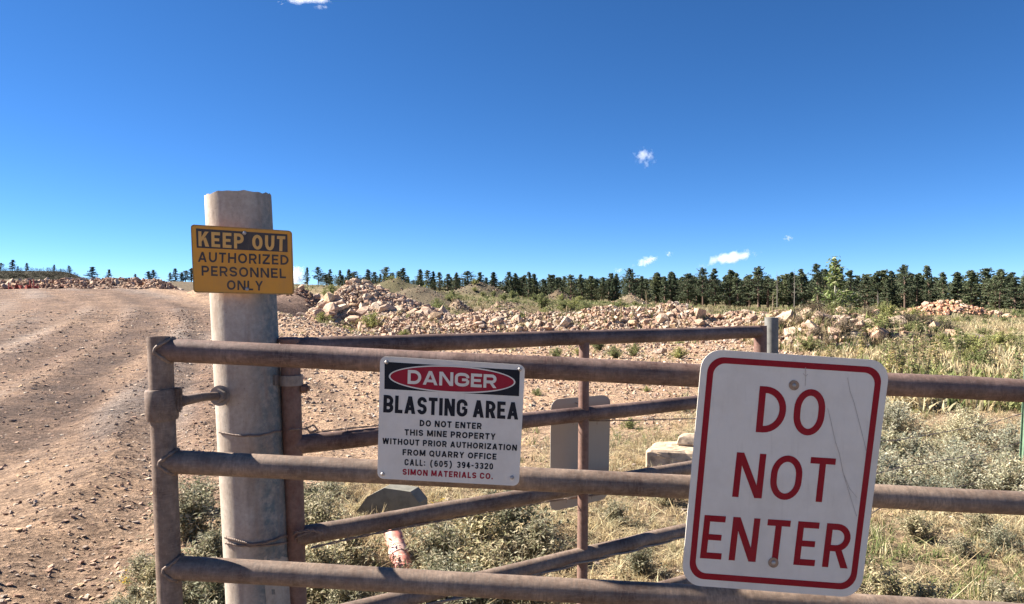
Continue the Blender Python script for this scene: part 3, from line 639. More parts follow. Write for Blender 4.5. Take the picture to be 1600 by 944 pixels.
# ---------------------------------------------------------------- signs
def arc(cx, cy, rx, ry, a0, a1, n=9): return [(cx + rx * math.cos(R(a)), cy + ry * math.sin(R(a))) for a in np.linspace(a0, a1, n)]
def glyph(ch, w, t):                                   # (strokes, polygons) in a box w wide and 1 tall
    h = t / 2; x0, x1, y0, y1, m = h, w - h, h, 1 - h, .5; S = []; Q = []; cx = w / 2
    rx = min((x1 - x0) / 2, .36); ry = min(.36, (y1 - y0) / 2)
    def oval(): return arc(x1 - rx, y1 - ry, rx, ry, 0, 90) + arc(x0 + rx, y1 - ry, rx, ry, 90, 180) + arc(x0 + rx, y0 + ry, rx, ry, 180, 270) + arc(x1 - rx, y0 + ry, rx, ry, 270, 360)
    def line(*p): S.append((list(p), False))
    def leg(a, b, ya=0, yb=1, k=1.06): tt = t * k; Q.append([(a, ya), (a + tt, ya), (b + tt, yb), (b, yb)])
    tt = t * 1.06
    if ch in 'O0': S.append((oval(), True))
    elif ch == 'Q': S.append((oval(), True)); Q.append([(cx + .02, .30), (cx + .02 + tt, .34), (w + .03, -.06), (w - .1, -.12)])
    elif ch == 'D':
        r = min(.42, (x1 - x0) * .85); q = min(.42, (y1 - y0) / 2); S.append(([(x0, y0)] + arc(x1 - r, y0 + q, r, q, -90, 0) + arc(x1 - r, y1 - q, r, q, 0, 90) + [(x0, y1)], True))
    elif ch in 'CG':
        ry = .22; p = [(x1, .70)] + arc(x1 - rx, y1 - ry, rx, ry, 0, 90) + arc(x0 + rx, y1 - ry, rx, ry, 90, 180) + arc(x0 + rx, y0 + ry, rx, ry, 180, 270) + arc(x1 - rx, y0 + ry, rx, ry, 270, 360)
        p[0] = (x1, .635); line(*p, (x1, .365) if ch == 'C' else (x1, .47))
        if ch == 'G': Q.append([(cx + .0, .40), (w - t * .5, .40), (w - t * .5, .40 + t * .9), (cx + .0, .40 + t * .9)])
    elif ch == 'S' or ch == '§':
        r = min(rx, .3); qt = (y1 - m) / 2; line((x1, .71), *arc(x1 - r, y1 - qt, r, qt, 10, 90), *arc(x0 + r, y1 - qt, r, qt, 90, 250), *arc(x1 - r, y0 + qt, r, qt, 70, -90), *arc(x0 + r, y0 + qt, r, qt, 270, 190), )
    elif ch == 'U': line((x0, 1), *arc(x0 + rx, y0 + ry, rx, ry, 180, 270), *arc(x1 - rx, y0 + ry, rx, ry, 270, 360), (x1, 1))
    elif ch in 'EFL':
        line((x0, 0), (x0, 1)); e = x0 + h
        if ch != 'F': Q.append([(e, 0), (w, 0), (w, t), (e, t)])
        if ch != 'L': Q.append([(e, 1 - t), (w, 1 - t), (w, 1), (e, 1)]); Q.append([(e, m - h * .95), (w * .9, m - h * .95), (w * .9, m + h * .95), (e, m + h * .95)])
    elif ch == 'T': Q += [[(0, 1 - t), (w, 1 - t), (w, 1), (0, 1)], [(cx - h, 0), (cx + h, 0), (cx + h, 1 - t), (cx - h, 1 - t)]]
    elif ch == 'I': Q.append([(0, 0), (t, 0), (t, 1), (0, 1)])
    elif ch == 'H': Q += [[(0, 0), (t, 0), (t, 1), (0, 1)], [(w - t, 0), (w, 0), (w, 1), (w - t, 1)], [(t, m - h), (w - t, m - h), (w - t, m + h), (t, m + h)]]
    elif ch in 'PRB':
        yl = .44 if ch != 'B' else .46; q = (y1 - yl) / 2; r = min(q, x1 - x0 - .05)
        S.append(([(x0, yl)] + arc(x1 - r, yl + q, r, q, -90, 90, 13) + [(x0, y1)], True)); Q.append([(0, 0), (t, 0), (t, yl), (0, yl)])
        if ch == 'R': Q.append([(w - tt, 0), (w + .02, 0), (w * .52 + tt * .6, yl), (w * .52 - tt * .45, yl)])
        if ch == 'B': q = (yl - y0) / 2; r = min(q, x1 - x0 - .05); line((x0, y0), *arc(x1 - r + .01, y0 + q, r, q, -90, 90, 13), (x0, yl))
    elif ch == 'A': leg(0, cx - tt / 2); leg(w - tt, cx - tt / 2); k = .30; a = (cx - tt / 2) * k; Q.append([(a + tt * .8, k - h), (w - a - tt * .8, k - h), (w - a - tt * .95, k + h * .8), (a + tt * .95, k + h * .8)])
    elif ch == 'N': Q += [[(0, 0), (t, 0), (t, 1), (0, 1)], [(w - t, 0), (w, 0), (w, 1), (w - t, 1)], [(0, 1), (t * 1.15, 1), (w, 0), (w - t * 1.15, 0)]]
    elif ch == 'M': Q += [[(0, 0), (t, 0), (t, 1), (0, 1)], [(w - t, 0), (w, 0), (w, 1), (w - t, 1)], [(0, 1), (tt * 1.05, 1), (cx + tt * .5, .1), (cx - tt * .5, .1)], [(w - tt * 1.05, 1), (w, 1), (cx + tt * .5, .1), (cx - tt * .5, .1)]]
    elif ch == 'W': a = w * .27; leg(a - tt * .5, 0); leg(a - tt * .5, cx - tt / 2); leg(w - a - tt * .5, cx - tt / 2); leg(w - a - tt * .5, w - tt)
    elif ch == 'Y': Q.append([(cx - h, 0), (cx + h, 0), (cx + h, .44), (cx - h, .44)]); leg(cx - tt / 2, 0, .42); leg(cx - tt / 2, w - tt, .42)
    elif ch == 'K': Q.append([(0, 0), (t, 0), (t, 1), (0, 1)]); Q.append([(t * .9, .28), (t * .9, .28 + t * 1.5), (w - tt * 1.2, 1), (w, 1)]); Q.append([(w - tt * 1.1, 0), (w + .02, 0), (t + .16 + tt * .6, .62), (t + .10, .52)])
    elif ch == 'Z': Q += [[(0, 1 - t), (w, 1 - t), (w, 1), (0, 1)], [(0, 0), (w, 0), (w, t), (0, t)], [(0, t), (tt * 1.2, t), (w, 1 - t), (w - tt * 1.2, 1 - t)]]
    elif ch == '2': r = (x1 - x0) / 2; line((x0, .68), *arc(cx, y1 - r * .95, r, r * .95, 175, 0, 12), (x1, .62), (x1 - .03, .54), (x0 + .03, t * 1.0)); Q.append([(0, 0), (w, 0), (w, t), (0, t)])
    elif ch == '3': r = (x1 - x0) / 2; q = (y1 - m) / 2; line(*arc(cx, y1 - q, r, q, 165, -90, 14)); line(*arc(cx, y0 + q, r, q, 90, -165, 14)); Q.append([(cx - .06, m - h), (cx + .06, m - h), (cx + .06, m + h), (cx - .06, m + h)])
    elif ch == '4': u = w * .78; Q += [[(u - t, 0), (u, 0), (u, 1), (u - t, 1)], [(0, .22), (w, .22), (w, .22 + t), (0, .22 + t)], [(0, .22 + t), (tt * 1.1, .22 + t), (u, 1), (u - tt * 1.1, 1)]]
    elif ch == '5': r = (x1 - x0) / 2; q = .30 - h * .35; Q.append([(x0, 1 - t), (w - .02, 1 - t), (w - .02, 1), (x0, 1)]); line((x0 + .02, 1), (x0, .53), *arc(cx, y0 + q, r, q, 125, -140, 16))
    elif ch in '69':
        r = (x1 - x0) / 2; q = .27 - h * .3; L1 = (arc(cx, y0 + q, r, q, 0, 360, 22)[:-1], True); L2 = ([(x0, y0 + q), (x0, 1 - ry - h), *arc(x0 + rx, y1 - ry, rx, ry, 180, 90), *arc(x1 - rx, y1 - ry, rx, ry, 90, 48)], False)
        if ch == '9': L1 = ([(w - a, 1 - b) for a, b in L1[0]], True); L2 = ([(w - a, 1 - b) for a, b in L2[0]], False)
        S += [L1, L2]
    elif ch == '(': line(*[(w * 1.25 - h - 1.3 * w * math.cos(a), .44 + .62 * math.sin(a)) for a in np.linspace(-1.3, 1.3, 12)])
    elif ch == ')': line(*[(h - w * .25 + 1.3 * w * math.cos(a), .44 + .62 * math.sin(a)) for a in np.linspace(-1.3, 1.3, 12)])
    elif ch == '-': Q.append([(0, .36), (w, .36), (w, .36 + t), (0, .36 + t)])
    elif ch == '.': Q.append([(0, 0), (t, 0), (t, t), (0, t)])
    elif ch == ':': Q += [[(0, .08), (t, .08), (t, .08 + t), (0, .08 + t)], [(0, .56), (t, .56), (t, .56 + t), (0, .56 + t)]]
    return S, Q
WID = dict(O=.70, Q=.70, D=.64, C=.64, G=.68, S=.60, U=.64, E=.52, F=.5, L=.48, T=.56, H=.64, P=.58, R=.61, B=.62, A=.70, N=.66, M=.78, W=.92, Y=.64, K=.62, Z=.58)
def strip(p, t, closed):
    p = [np.array(q, float) for q in p]; p = [q for i, q in enumerate(p) if i == 0 or np.linalg.norm(q - p[i - 1]) > 1e-4]
    if closed and np.linalg.norm(p[0] - p[-1]) < 1e-4: p.pop()
    n = len(p); L, Rr = [], []
    for i in range(n):
        a = p[i - 1] if (i > 0 or closed) else None; b = p[(i + 1) % n] if (i < n - 1 or closed) else None; c = p[i]
        d1 = (c - a) if a is not None else (b - c); d2 = (b - c) if b is not None else d1
        d1 = d1 / (np.linalg.norm(d1) + 1e-12); d2 = d2 / (np.linalg.norm(d2) + 1e-12); n1 = np.array([-d1[1], d1[0]]); n2 = np.array([-d2[1], d2[0]]); mm = n1 + n2; mm /= np.linalg.norm(mm) + 1e-12
        k = t / 2 / max(.35, mm.dot(n1)); L.append(c + mm * k); Rr.append(c - mm * k)
    k = n if closed else n - 1
    return [[Rr[i], Rr[(i + 1) % n], L[(i + 1) % n], L[i]] for i in range(k)]
def textpolys(s, quad, t, gap=.16, space=.32):         # polygons of a line of text filling a quad of photo pixels
    TL, TR, BR, BL = [np.array(q, float) for q in quad]
    asp = (np.linalg.norm(TR - TL) + np.linalg.norm(BR - BL)) / (np.linalg.norm(BL - TL) + np.linalg.norm(BR - TR))
    def width(c): return {'I': t, '.': t, ':': t, '-': .34, '(': .26, ')': .26}.get(c, WID.get(c, .58))
    fix = sum(width(c) for c in s if c in 'I.:') + gap * sum(1 for i in range(len(s) - 1) if s[i] != ' ' and s[i + 1] != ' ') + 0
    var = sum(width(c) for c in s if c not in 'I.: ') + space * s.count(' ')
    ws = (asp - fix) / var; x = 0; out = []; lay = 0
    for i, c in enumerate(s):
        if c == ' ': x += space * ws; continue
        wd = width(c) * (1 if c in 'I.:' else ws); S, Q = glyph(c, wd, t); g_ = []
        for p, cl in S: g_.append(strip(p, t, cl))
        for q in Q: g_.append([q])
        for li, grp in enumerate(g_):
            for q in grp: out.append(([(x + u, v) for u, v in q], li))
        x += wd + (gap if i + 1 < len(s) and s[i + 1] != ' ' else 0)
    res = []
    for q, li in out:
        res.append(([tuple(BL + (BR - BL) * (u / x) + ((TL + (TR - TL) * (u / x)) - (BL + (BR - BL) * (u / x))) * v) for u, v in q], li))
    return res
class Sign:
    def __init__(s, corners, depths, th):              # corners TL TR BR BL in photo pixels with their depths
        s.c = [np.array(c, float) for c in corners]; pts = [P(c[0], c[1], d) for c, d in zip(corners, depths)]
        s.o = sum(pts, Vector()) / 4; ax = ((pts[1] - pts[0]) + (pts[2] - pts[3])).normalized(); up = ((pts[0] - pts[3]) + (pts[1] - pts[2])); s.n = ax.cross(up).normalized()
        if s.n.y > 0: s.n = -s.n
        s.th = th; s.G = Geo(); s.eye = Vector((0, 0, EYE)); s.ax = ax; s.up = (up - s.n * up.dot(s.n)).normalized()
    def at(s, px, py, off=0.0):                        # photo pixel -> point on the sign's face
        d = Vector(((px - CX) / FPX, 1, -(py - CY) / FPX)); k = (s.o - s.eye).dot(s.n) / d.dot(s.n); return s.eye + d * k + s.n * off
    def uv(s, u, v):
        a, b, c, d = s.c; return (a + (b - a) * u) * (1 - v) + (d + (c - d) * u) * v
    def rrect(s, iu, iv, ru, rv, n=8):                 # rounded rectangle inset in uv
        pts = []
        for cu, cv, a0 in ((1 - iu - ru, iv + rv, 90), (iu + ru, iv + rv, 180), (iu + ru, 1 - iv - rv, 270), (1 - iu - ru, 1 - iv - rv, 360)):
            for a in np.linspace(a0 - 90, a0, n): pts.append(s.uv(cu + ru * math.cos(R(a)), cv - rv * math.sin(R(a))))
        return pts
    def plate(s, ru, rv):
        f = [s.at(*p) for p in s.rrect(0, 0, ru, rv)]; b = [p - s.n * s.th for p in f]; n = len(f)
        s.G.add(f + b, [tuple(range(n))] + [tuple(range(2 * n - 1, n - 1, -1))] + [(k, n + k, n + (k + 1) % n, (k + 1) % n) for k in range(n)], 0)
    def poly(s, px, m, off): s.G.add([s.at(p[0], p[1], off) for p in px], [tuple(range(len(px)))], m)
    def ring(s, a, b, m, off):
        n = len(a); V = [s.at(p[0], p[1], off) for p in a] + [s.at(p[0], p[1], off) for p in b]; s.G.add(V, [(k, (k + 1) % n, n + (k + 1) % n, n + k) for k in range(n)], m)
    def text(s, t_, quad, th, m, off=.0008, gap=.16, space=.32):
        for q, li in textpolys(t_, quad, th, gap, space): s.poly(q, m, off + li * .00003)
    def scratch(s, pts, w_, m, off):
        pts = [np.array(p, float) for p in pts]; dense = []
        for i in range(len(pts) - 1):
            for t in np.linspace(0, 1, 6, endpoint=False): dense.append(pts[i] * (1 - t) + pts[i + 1] * t)
        for q in strip(dense, w_, False): s.poly(q, m, off)
    def bolt(s, root, px, py, r, m, washer=None):
        G_ = Geo(); c = s.at(px, py)
        if washer: G_.tube([c - s.n * .001, c + s.n * .002], washer, 22, m=0)
        G_.tube([c, c + s.n * .0035, c + s.n * .0055], [r, r * .85, r * .45], 18, m=1 if washer else 0)
        G_.build('bolt', [M_RUSTLIP, m] if washer else [m], root, autos=50)
    def done(s, root, mats):
        for f in range(len(s.G.F)): pass
        o = s.G.build('face_plate', mats, root); o.data.transform(Matrix.Translation(-s.o)); o.location = s.o; return o

# yellow sign on the post
r1 = empty('warning_sign', (0, 0, 0), 'small yellow keep out sign bolted to the concrete post', 'sign')
s = Sign([(297.9, 350.6), (456, 360.7), (459.5, 460.8), (302.3, 457.2)], [2.196] * 4, .0022); s.plate(.035, .05)
s.ring(s.rrect(0, 0, .035, .05), s.rrect(.012, .018, .03, .045), 2, .0004)
s.poly([(306.2, 357), (449.0, 366.4), (449.7, 394.2), (307.4, 387.2)], 1, .0005)
s.text('KEEP', ((309.9, 361.4), (381, 365.2), (381, 389.2), (310.5, 384.6)), .205, 3, .0009, .17)
s.text('OUT', ((394, 366.6), (446.0, 369.2), (445.2, 393), (394.6, 389.6)), .205, 3, .0009, .17)
s.text('AUTHORIZED', ((309.7, 393.4), (450.8, 398.8), (451, 414.2), (309.3, 409.3)), .185, 1, .0006, .2)
s.text('PERSONNEL', ((315, 415.2), (446.4, 420), (447, 435), (315.3, 430.8)), .185, 1, .0006, .2)
s.text('ONLY', ((354.8, 437.8), (411, 439.3), (410.8, 454.2), (354.8, 452.9)), .185, 1, .0006, .2)
s.bolt(r1, 382.2, 364.2, .0062, M_ZINC); s.bolt(r1, 386.4, 451.8, .0062, M_ZINC)
s.done(r1, [M_YELLOW, M_BROWN, plain('brown_worn_edge', (.36, .20, .05), .7, 0, .4, 40), plain('faded_yellow_print', (.66, .36, .09), .6, 0, .15, 20)])
# danger sign on the near gate
r2 = empty('danger_sign', (0, 0, 0), 'white danger blasting area sign bolted to the near gate rails', 'sign')
s = Sign([(594, 556.5), (820.5, 570.5), (810.8, 759.6), (589.5, 747.8)], [1.862] * 4, .0022); s.plate(.045, .05)
s.poly([(601, 565.4), (812.3, 578.4), (811.0, 619.2), (600.6, 607.8)], 1, .0004)
ang = math.atan2(9.5, 197); ca, sa = math.cos(ang), math.sin(ang)
def ell(a, b, n=72): return [(706.5 + a * math.cos(k) * ca - b * math.sin(k) * sa, 592.6 + a * math.cos(k) * sa + b * math.sin(k) * ca) for k in np.linspace(0, 2 * math.pi, n, endpoint=False)]
s.poly(ell(96.4, 18.9), 2, .0008); s.ring(ell(99.0, 21.2), ell(96.6, 19.1), 0, .0008)
s.text('DANGER', ((637.4, 577.9), (776, 585.7), (775.3, 606.6), (636.9, 599.7)), .215, 0, .0012, .12)
s.text('BLASTING AREA', ((599.6, 617), (810.3, 629), (809.6, 655.8), (598.7, 644.4)), .20, 1, .0006, .10, .34)
for tx, q, m in (('DO NOT ENTER', ((656, 656), (752.8, 661), (752.3, 670.8), (655.6, 666)), 1), ('THIS MINE PROPERTY', ((632.3, 670.5), (774.6, 677.5), (773.9, 687.3), (632.2, 680)), 1),
                 ('WITHOUT PRIOR AUTHORIZATION', ((597.7, 684.2), (808, 695), (807.4, 704.4), (597.5, 693.6)), 1), ('FROM QUARRY OFFICE', ((629.2, 701.7), (775.9, 708.9), (775.4, 718.4), (629, 711.2)), 1),
                 ('CALL:  (605)  394-3320', ((632.3, 717), (770.6, 724), (770.3, 733.8), (632, 727)), 1), ('SIMON MATERIALS CO.', ((629.2, 732.4), (770.4, 739.6), (769.9, 749), (629, 741.8)), 2)):
    s.text(tx, q, .20 if '(' in tx else .225, m, .0006, .185, .5)
for px, py in ((604.2, 566), (812, 577), (598, 740.6), (800.2, 746.2)): s.bolt(r2, px, py, .0052, M_ZINC)
s.done(r2, [M_WHITE, M_BLACK, M_RED2])
# big do not enter sign
r3 = empty('do_not_enter_sign', (0, 0, 0), 'large tilted white do not enter sign with red border and red letters', 'sign')
s = Sign([(1097.6, 545), (1391.5, 564), (1344.5, 934.6), (1064.2, 913.6)], [1.83] * 4, .0028); s.plate(.105, .085)
s.ring(s.rrect(.036, .030, .085, .068, 10), s.rrect(.069, .056, .062, .050, 10), 1, .0005)
s.text('DO', ((1187.2, 603.2), (1292.6, 609.6), (1284.6, 682.0), (1180.6, 675.2)), .143, 1, .0006, .17)
s.text('NOT', ((1151.4, 706.6), (1306.2, 716.6), (1298.6, 785.6), (1143.8, 776.2)), .143, 1, .0006, .15)
s.text('ENTER', ((1101.0, 804.6), (1331.5, 820), (1323, 888.4), (1093.4, 872.0)), .143, 1, .0006, .17)
s.scratch([(1293, 638), (1298, 658), (1305, 690), (1311, 708), (1317, 738), (1327, 763), (1341, 780)], .7, 2, .0010)
s.scratch([(1324, 590), (1328, 612), (1334, 628), (1341, 655), (1350, 690), (1354, 708)], .7, 2, .0010)
s.scratch([(1258.5, 574), (1258.5, 588), (1257.8, 606)], .7, 2, .0010); s.scratch([(1254.5, 583), (1258.5, 588), (1263, 584)], .8, 2, .0011)
s.scratch([(1318, 742), (1329, 778), (1340, 812)], .7, 2, .0010)
s.bolt(r3, 1240.5, 602, .0055, M_ZINC, .0125); s.bolt(r3, 1208.2, 879, .0062, M_ZINC, .0125)
s.done(r3, [M_WHITE, M_RED, M_SCR])
# bare back of a sign hanging on the rear gate
r4 = empty('metal_sign', (0, 0, 0), 'bare grey brown back of a sign hanging on the far side of the rear gate', 'sign')
s = Sign([(861, 624.5), (954, 616.5), (950.5, 779), (859, 800.5)], [3.02, 3.22, 3.22, 3.02], .002); s.plate(.14, .085); s.done(r4, [M_BACK])
G_ = Geo(); c = s.at(908, 634, .003); G_.tube([c + Vector((-.03, -.012, .016)), c + Vector((-.006, -.05, .008)), c + Vector((.03, -.04, .0)), c + Vector((.036, -.004, -.004))], .002, 8); G_.build('wire_tie', [M_WIRE], r4, smooth=True)

# steel post and wires at the right edge
tp0 = P(1592, 754, 6.05); G_ = Geo(); tdir = Vector((.085, .05, 1)).normalized()
for (dx, dy, sx, sy) in ((0, 0, .034, .005), (0, -.014, .006, .026)):
    b0 = Vector((tp0.x + dx, tp0.y + dy, -.2)); V = []
    for h_ in (0, 1.5):
        for ax, ay in ((-1, -1), (1, -1), (1, 1), (-1, 1)): V.append(b0 + tdir * h_ + Vector((ax * sx / 2, ay * sy / 2, 0)))
    G_.add(V, [(0, 1, 5, 4), (1, 2, 6, 5), (2, 3, 7, 6), (3, 0, 4, 7), (4, 5, 6, 7), (3, 2, 1, 0)])
for k in range(24): G_.box(Vector((tp0.x, tp0.y - .030, -.2)) + tdir * (.22 + k * .054), .012, .008, .012)
tag(G_.build('fence_post', [M_TPOST]), 'leaning green steel fence post among silver weeds at the right edge', 'post')
for k, (ya, yb_) in enumerate(((646, 700), (690, 765), (735, 850))):
    wire('fence_wire', [P(1598 - k, ya, 6.02), P(1540, ya + 18, 5.6), P(1470, ya + 30, 5.1), P(1400, ya + 42, 4.6), P(1300, yb_ - 6, 4.15), P(1213, yb_, 3.72)], .0017, ('top', 'middle', 'lowest')[k] + ' of the wires sagging from the green steel post behind the white sign', 'wire', .9)

# hexagonal slab and broken tube lying in the weeds
G_ = Geo(); pts = [(556, 800), (574, 776), (600, 762.5), (641, 768.5), (655, 786), (656, 806), (600, 822)]
f = [P(a, b, 5.0) for a, b in pts]; bk = [p + Vector((.045, .085, .012)) for p in f]; n = len(f)
G_.add(f + bk, [tuple(range(n - 1, -1, -1)), tuple(range(n, 2 * n))] + [(k, (k + 1) % n, n + (k + 1) % n, n + k) for k in range(n)])
sb = G_.build('stone_slab', [M_SLAB]); tag(sb, 'grey flat angular slab propped up in the weeds under the danger sign', 'slab')
tb = empty('broken_tube', (0, 0, 0), 'faded red broken plastic tube leaning in the weeds under the grey slab', 'tube')
G_ = Geo(); a, b = P(636, 912, 3.98), P(611, 822, 4.42); L = [a.lerp(b, t) for t in np.linspace(0, 1, 30)]; rr_ = [.052 * (1 + .05 * math.sin(i * 1.6)) for i in range(30)]
mt, t, bb = mat('faded_red_plastic'); p = coords(t); nz = noise(t, 16, 8, .75, p); k = ramp(t, nz.outputs[0], [(.36, (.50, .16, .12)), (.52, (.52, .21, .16)), (.62, (.62, .45, .38))]).outputs[0]; t.links.new(k, bb.inputs['Base Color']); bb.inputs['Roughness'].default_value = .6; t.links.new(bump(t, nz.outputs[0], .6, .006), bb.inputs['Normal'])
G_.tube(L, rr_, 22, True, 0, True, .05, 4); G_.build('tube_body', [mt], tb, smooth=True)
G_ = Geo(); m_ = L[14]; d = (b - a).normalized(); G_.tube([m_ - d * .025, m_ + d * .025], .057, 22); G_.build('collar_band', [plain('pale_pink_band', (.56, .36, .30), .6, 0, .4, 30)], tb, autos=40)
# orange netting on the far left crest
fn = empty('safety_fence', (0, 0, 0), 'sagging orange safety netting on stakes among rocks at the far left', 'fence')
sts = [(14, 441, 46.5), (48, 438, 46.5), (54, 436, 46.5), (60, 443, 46.5)]
for px, py, d in sts:
    G_ = Geo(); p = P(px, py, d); G_.tube([Vector((p.x, p.y, float(zfun(p.x, p.y)) - .2)), Vector((p.x + rnd.uniform(-.1, .1), p.y, p.z))], .035, 6); G_.build('stake', [M_ORANGE], fn)
G_ = Geo(); V = []; cols_ = np.linspace(14, 60, 30)
for i, px in enumerate(cols_):
    top = 446.5 + 2.4 * math.sin(i * .55) + 2 * math.cos(i * 1.3); q = P(px, top, 46.4 + .15 * math.sin(i)); V += [q, Vector((q.x + .05, q.y, float(zfun(q.x, q.y)) - .02))]
G_.add(V, [(2 * i, 2 * i + 2, 2 * i + 3, 2 * i + 1) for i in range(29) if i % 9 != 4]); G_.build('netting', [M_ORANGE], fn)
# ---------------------------------------------------------------- plants
LEAF = (np.array([(0, 0, 0), (.17, .45, .05), (-.17, .45, .05), (0, 1, -.03)]), np.array([(0, 1, 3), (0, 3, 2)]))
LEAF2 = (np.array([(0, 0, 0), (.30, .4, .07), (-.30, .4, .07), (0, 1, -.06)]), np.array([(0, 1, 3), (0, 3, 2)]))
def blade_tuft(seed, nb, spread, lean, wd):
    r = random.Random(seed); V = []; F = []; Cc = []
    for k in range(nb):
        a = r.uniform(0, 6.28); q = r.uniform(0, spread); x, y = q * math.cos(a), q * math.sin(a); d = r.uniform(0, 6.28); ln = abs(r.gauss(0, lean)); h = r.uniform(.45, 1.0); b = len(V); sh = r.uniform(.75, 1.2)
        sx, sy = -math.sin(d), math.cos(d)
        for i, t in enumerate((0, .4, .75)):
            ww = wd * (1 - .75 * t) * .5; ox = ln * t * t * h; px, py, pz = x + math.cos(d) * ox, y + math.sin(d) * ox, h * t * (1 - .25 * min(ln, 1.5) * t)
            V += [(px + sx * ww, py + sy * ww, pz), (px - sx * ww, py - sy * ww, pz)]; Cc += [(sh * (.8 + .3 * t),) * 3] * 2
        V.append((x + math.cos(d) * ln * h, y + math.sin(d) * ln * h, h * (1 - .25 * min(ln, 1.5)))); Cc.append((sh * 1.12,) * 3)
        F += [(b, b + 1, b + 3), (b, b + 3, b + 2), (b + 2, b + 3, b + 5), (b + 2, b + 5, b + 4), (b + 4, b + 5, b + 6)]
    return np.array(V), np.array(F), np.array(Cc)
TUFT = [blade_tuft(k, 12, .30, .55, .035) for k in range(8)]
FLAT = [blade_tuft(k + 60, 7, .5, 1.6, .035) for k in range(6)]
FART = [blade_tuft(k + 90, 9, .55, .4, .09) for k in range(6)]
def inview(n, y0, y1, a0=-150, a1=1750, p=1.0):
    y = y0 + (y1 - y0) * rng.uniform(0, 1, n) ** p; return (rng.uniform(a0, a1, n) - CX) / FPX * y, y
STRAW = np.array([(.50, .40, .22), (.44, .34, .19), (.54, .46, .28), (.38, .29, .17), (.46, .42, .26)]); GREEN = np.array([(.15, .18, .06), (.20, .22, .08), (.11, .14, .05), (.24, .25, .10)]); SILV = np.array([(.34, .34, .25), (.40, .40, .31), (.28, .29, .20)])
def pal(p, n): return p[rng.integers(0, len(p), n)] * rng.uniform(.75, 1.15, n)[:, None]
def grass(temps, x, y, h, wd, col, tilt=.18): put(temps, x, y, np.ones(len(x)), col, -.0, tilt, np.stack([wd, wd, h], 1))
def dens(x, y, k): return rng.uniform(0, 1, len(x)) < veg(x, y) * k * (.35 + .9 * vnoise(x * 1.1, y * 1.1, 81))
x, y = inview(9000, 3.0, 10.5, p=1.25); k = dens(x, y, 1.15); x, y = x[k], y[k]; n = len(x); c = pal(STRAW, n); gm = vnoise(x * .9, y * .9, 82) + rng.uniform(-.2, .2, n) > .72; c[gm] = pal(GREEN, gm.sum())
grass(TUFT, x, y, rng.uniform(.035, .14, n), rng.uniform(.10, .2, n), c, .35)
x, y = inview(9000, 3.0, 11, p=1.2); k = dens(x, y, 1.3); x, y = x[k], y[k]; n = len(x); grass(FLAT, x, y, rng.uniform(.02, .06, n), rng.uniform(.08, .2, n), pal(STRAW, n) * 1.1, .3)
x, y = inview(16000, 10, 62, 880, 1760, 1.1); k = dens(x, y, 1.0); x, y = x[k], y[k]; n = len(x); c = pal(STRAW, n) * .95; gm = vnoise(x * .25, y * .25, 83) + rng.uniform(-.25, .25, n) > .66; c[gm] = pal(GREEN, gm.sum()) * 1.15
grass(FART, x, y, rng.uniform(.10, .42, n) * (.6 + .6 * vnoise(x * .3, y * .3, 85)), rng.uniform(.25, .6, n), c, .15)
x, y = inview(1500, 7.5, 30, 430, 1350); k = vnoise(x * .6, y * .6, 86) > .66; x, y = x[k], y[k]; n = len(x); c = pal(GREEN, n) * 1.2; gm = rng.uniform(0, 1, n) < .4; c[gm] = pal(STRAW, gm.sum()); grass(TUFT, x, y, rng.uniform(.06, .2, n), rng.uniform(.15, .35, n), c, .2)
x = rng.uniform(8.3, 16, 1000); y = 25 + rng.uniform(-3.2, 2.0, 1000); n = 1000; c = pal(STRAW, n) * .8; gm = rng.uniform(0, 1, n) < .35; c[gm] = pal(GREEN, gm.sum()); grass(FART, x, y, rng.uniform(.15, .5, n), rng.uniform(.25, .5, n), c)
x = rng.uniform(-8, 11, 700); y = np.interp(x, [p[0] for p in BERM], [p[1] for p in BERM]) + rng.uniform(-3.2, 1.5, 700); n = 700; c = pal(GREEN, n) * 1.2; gm = rng.uniform(0, 1, n) < .45; c[gm] = pal(STRAW, gm.sum()); kk = vnoise(x * .8, y * .3, 88) > .5; x, y, c = x[kk], y[kk], c[kk]; n = len(x); grass(FART, x, y, rng.uniform(.1, .4, n), rng.uniform(.2, .4, n), c)
x, y = inview(9000, 60, 235, 430, 1760, .9); k = dens(x, y, .9)
for cx, cy, r_ in ((-19.5, 125, 10), (-13, 98, 8), (-6, 150, 8), (9.2, 150, 4.5), (24, 150, 5.5)): k &= np.hypot(x - cx, y - cy) > r_ * rng.uniform(.75, 1.2, len(x))
x, y = x[k], y[k]; n = len(x); c = pal(STRAW, n) * .6; gm = fbm(x * .05, y * .05, 66, 4) + rng.uniform(-.3, .3, n) > -.05; c[gm] = pal(GREEN, gm.sum()) * .75; grass(FART, x, y, rng.uniform(.25, .75, n), rng.uniform(.8, 2.0, n), c)
flush('grass', M_GRASS, 'dry straw coloured grass with green tufts growing over the soil')

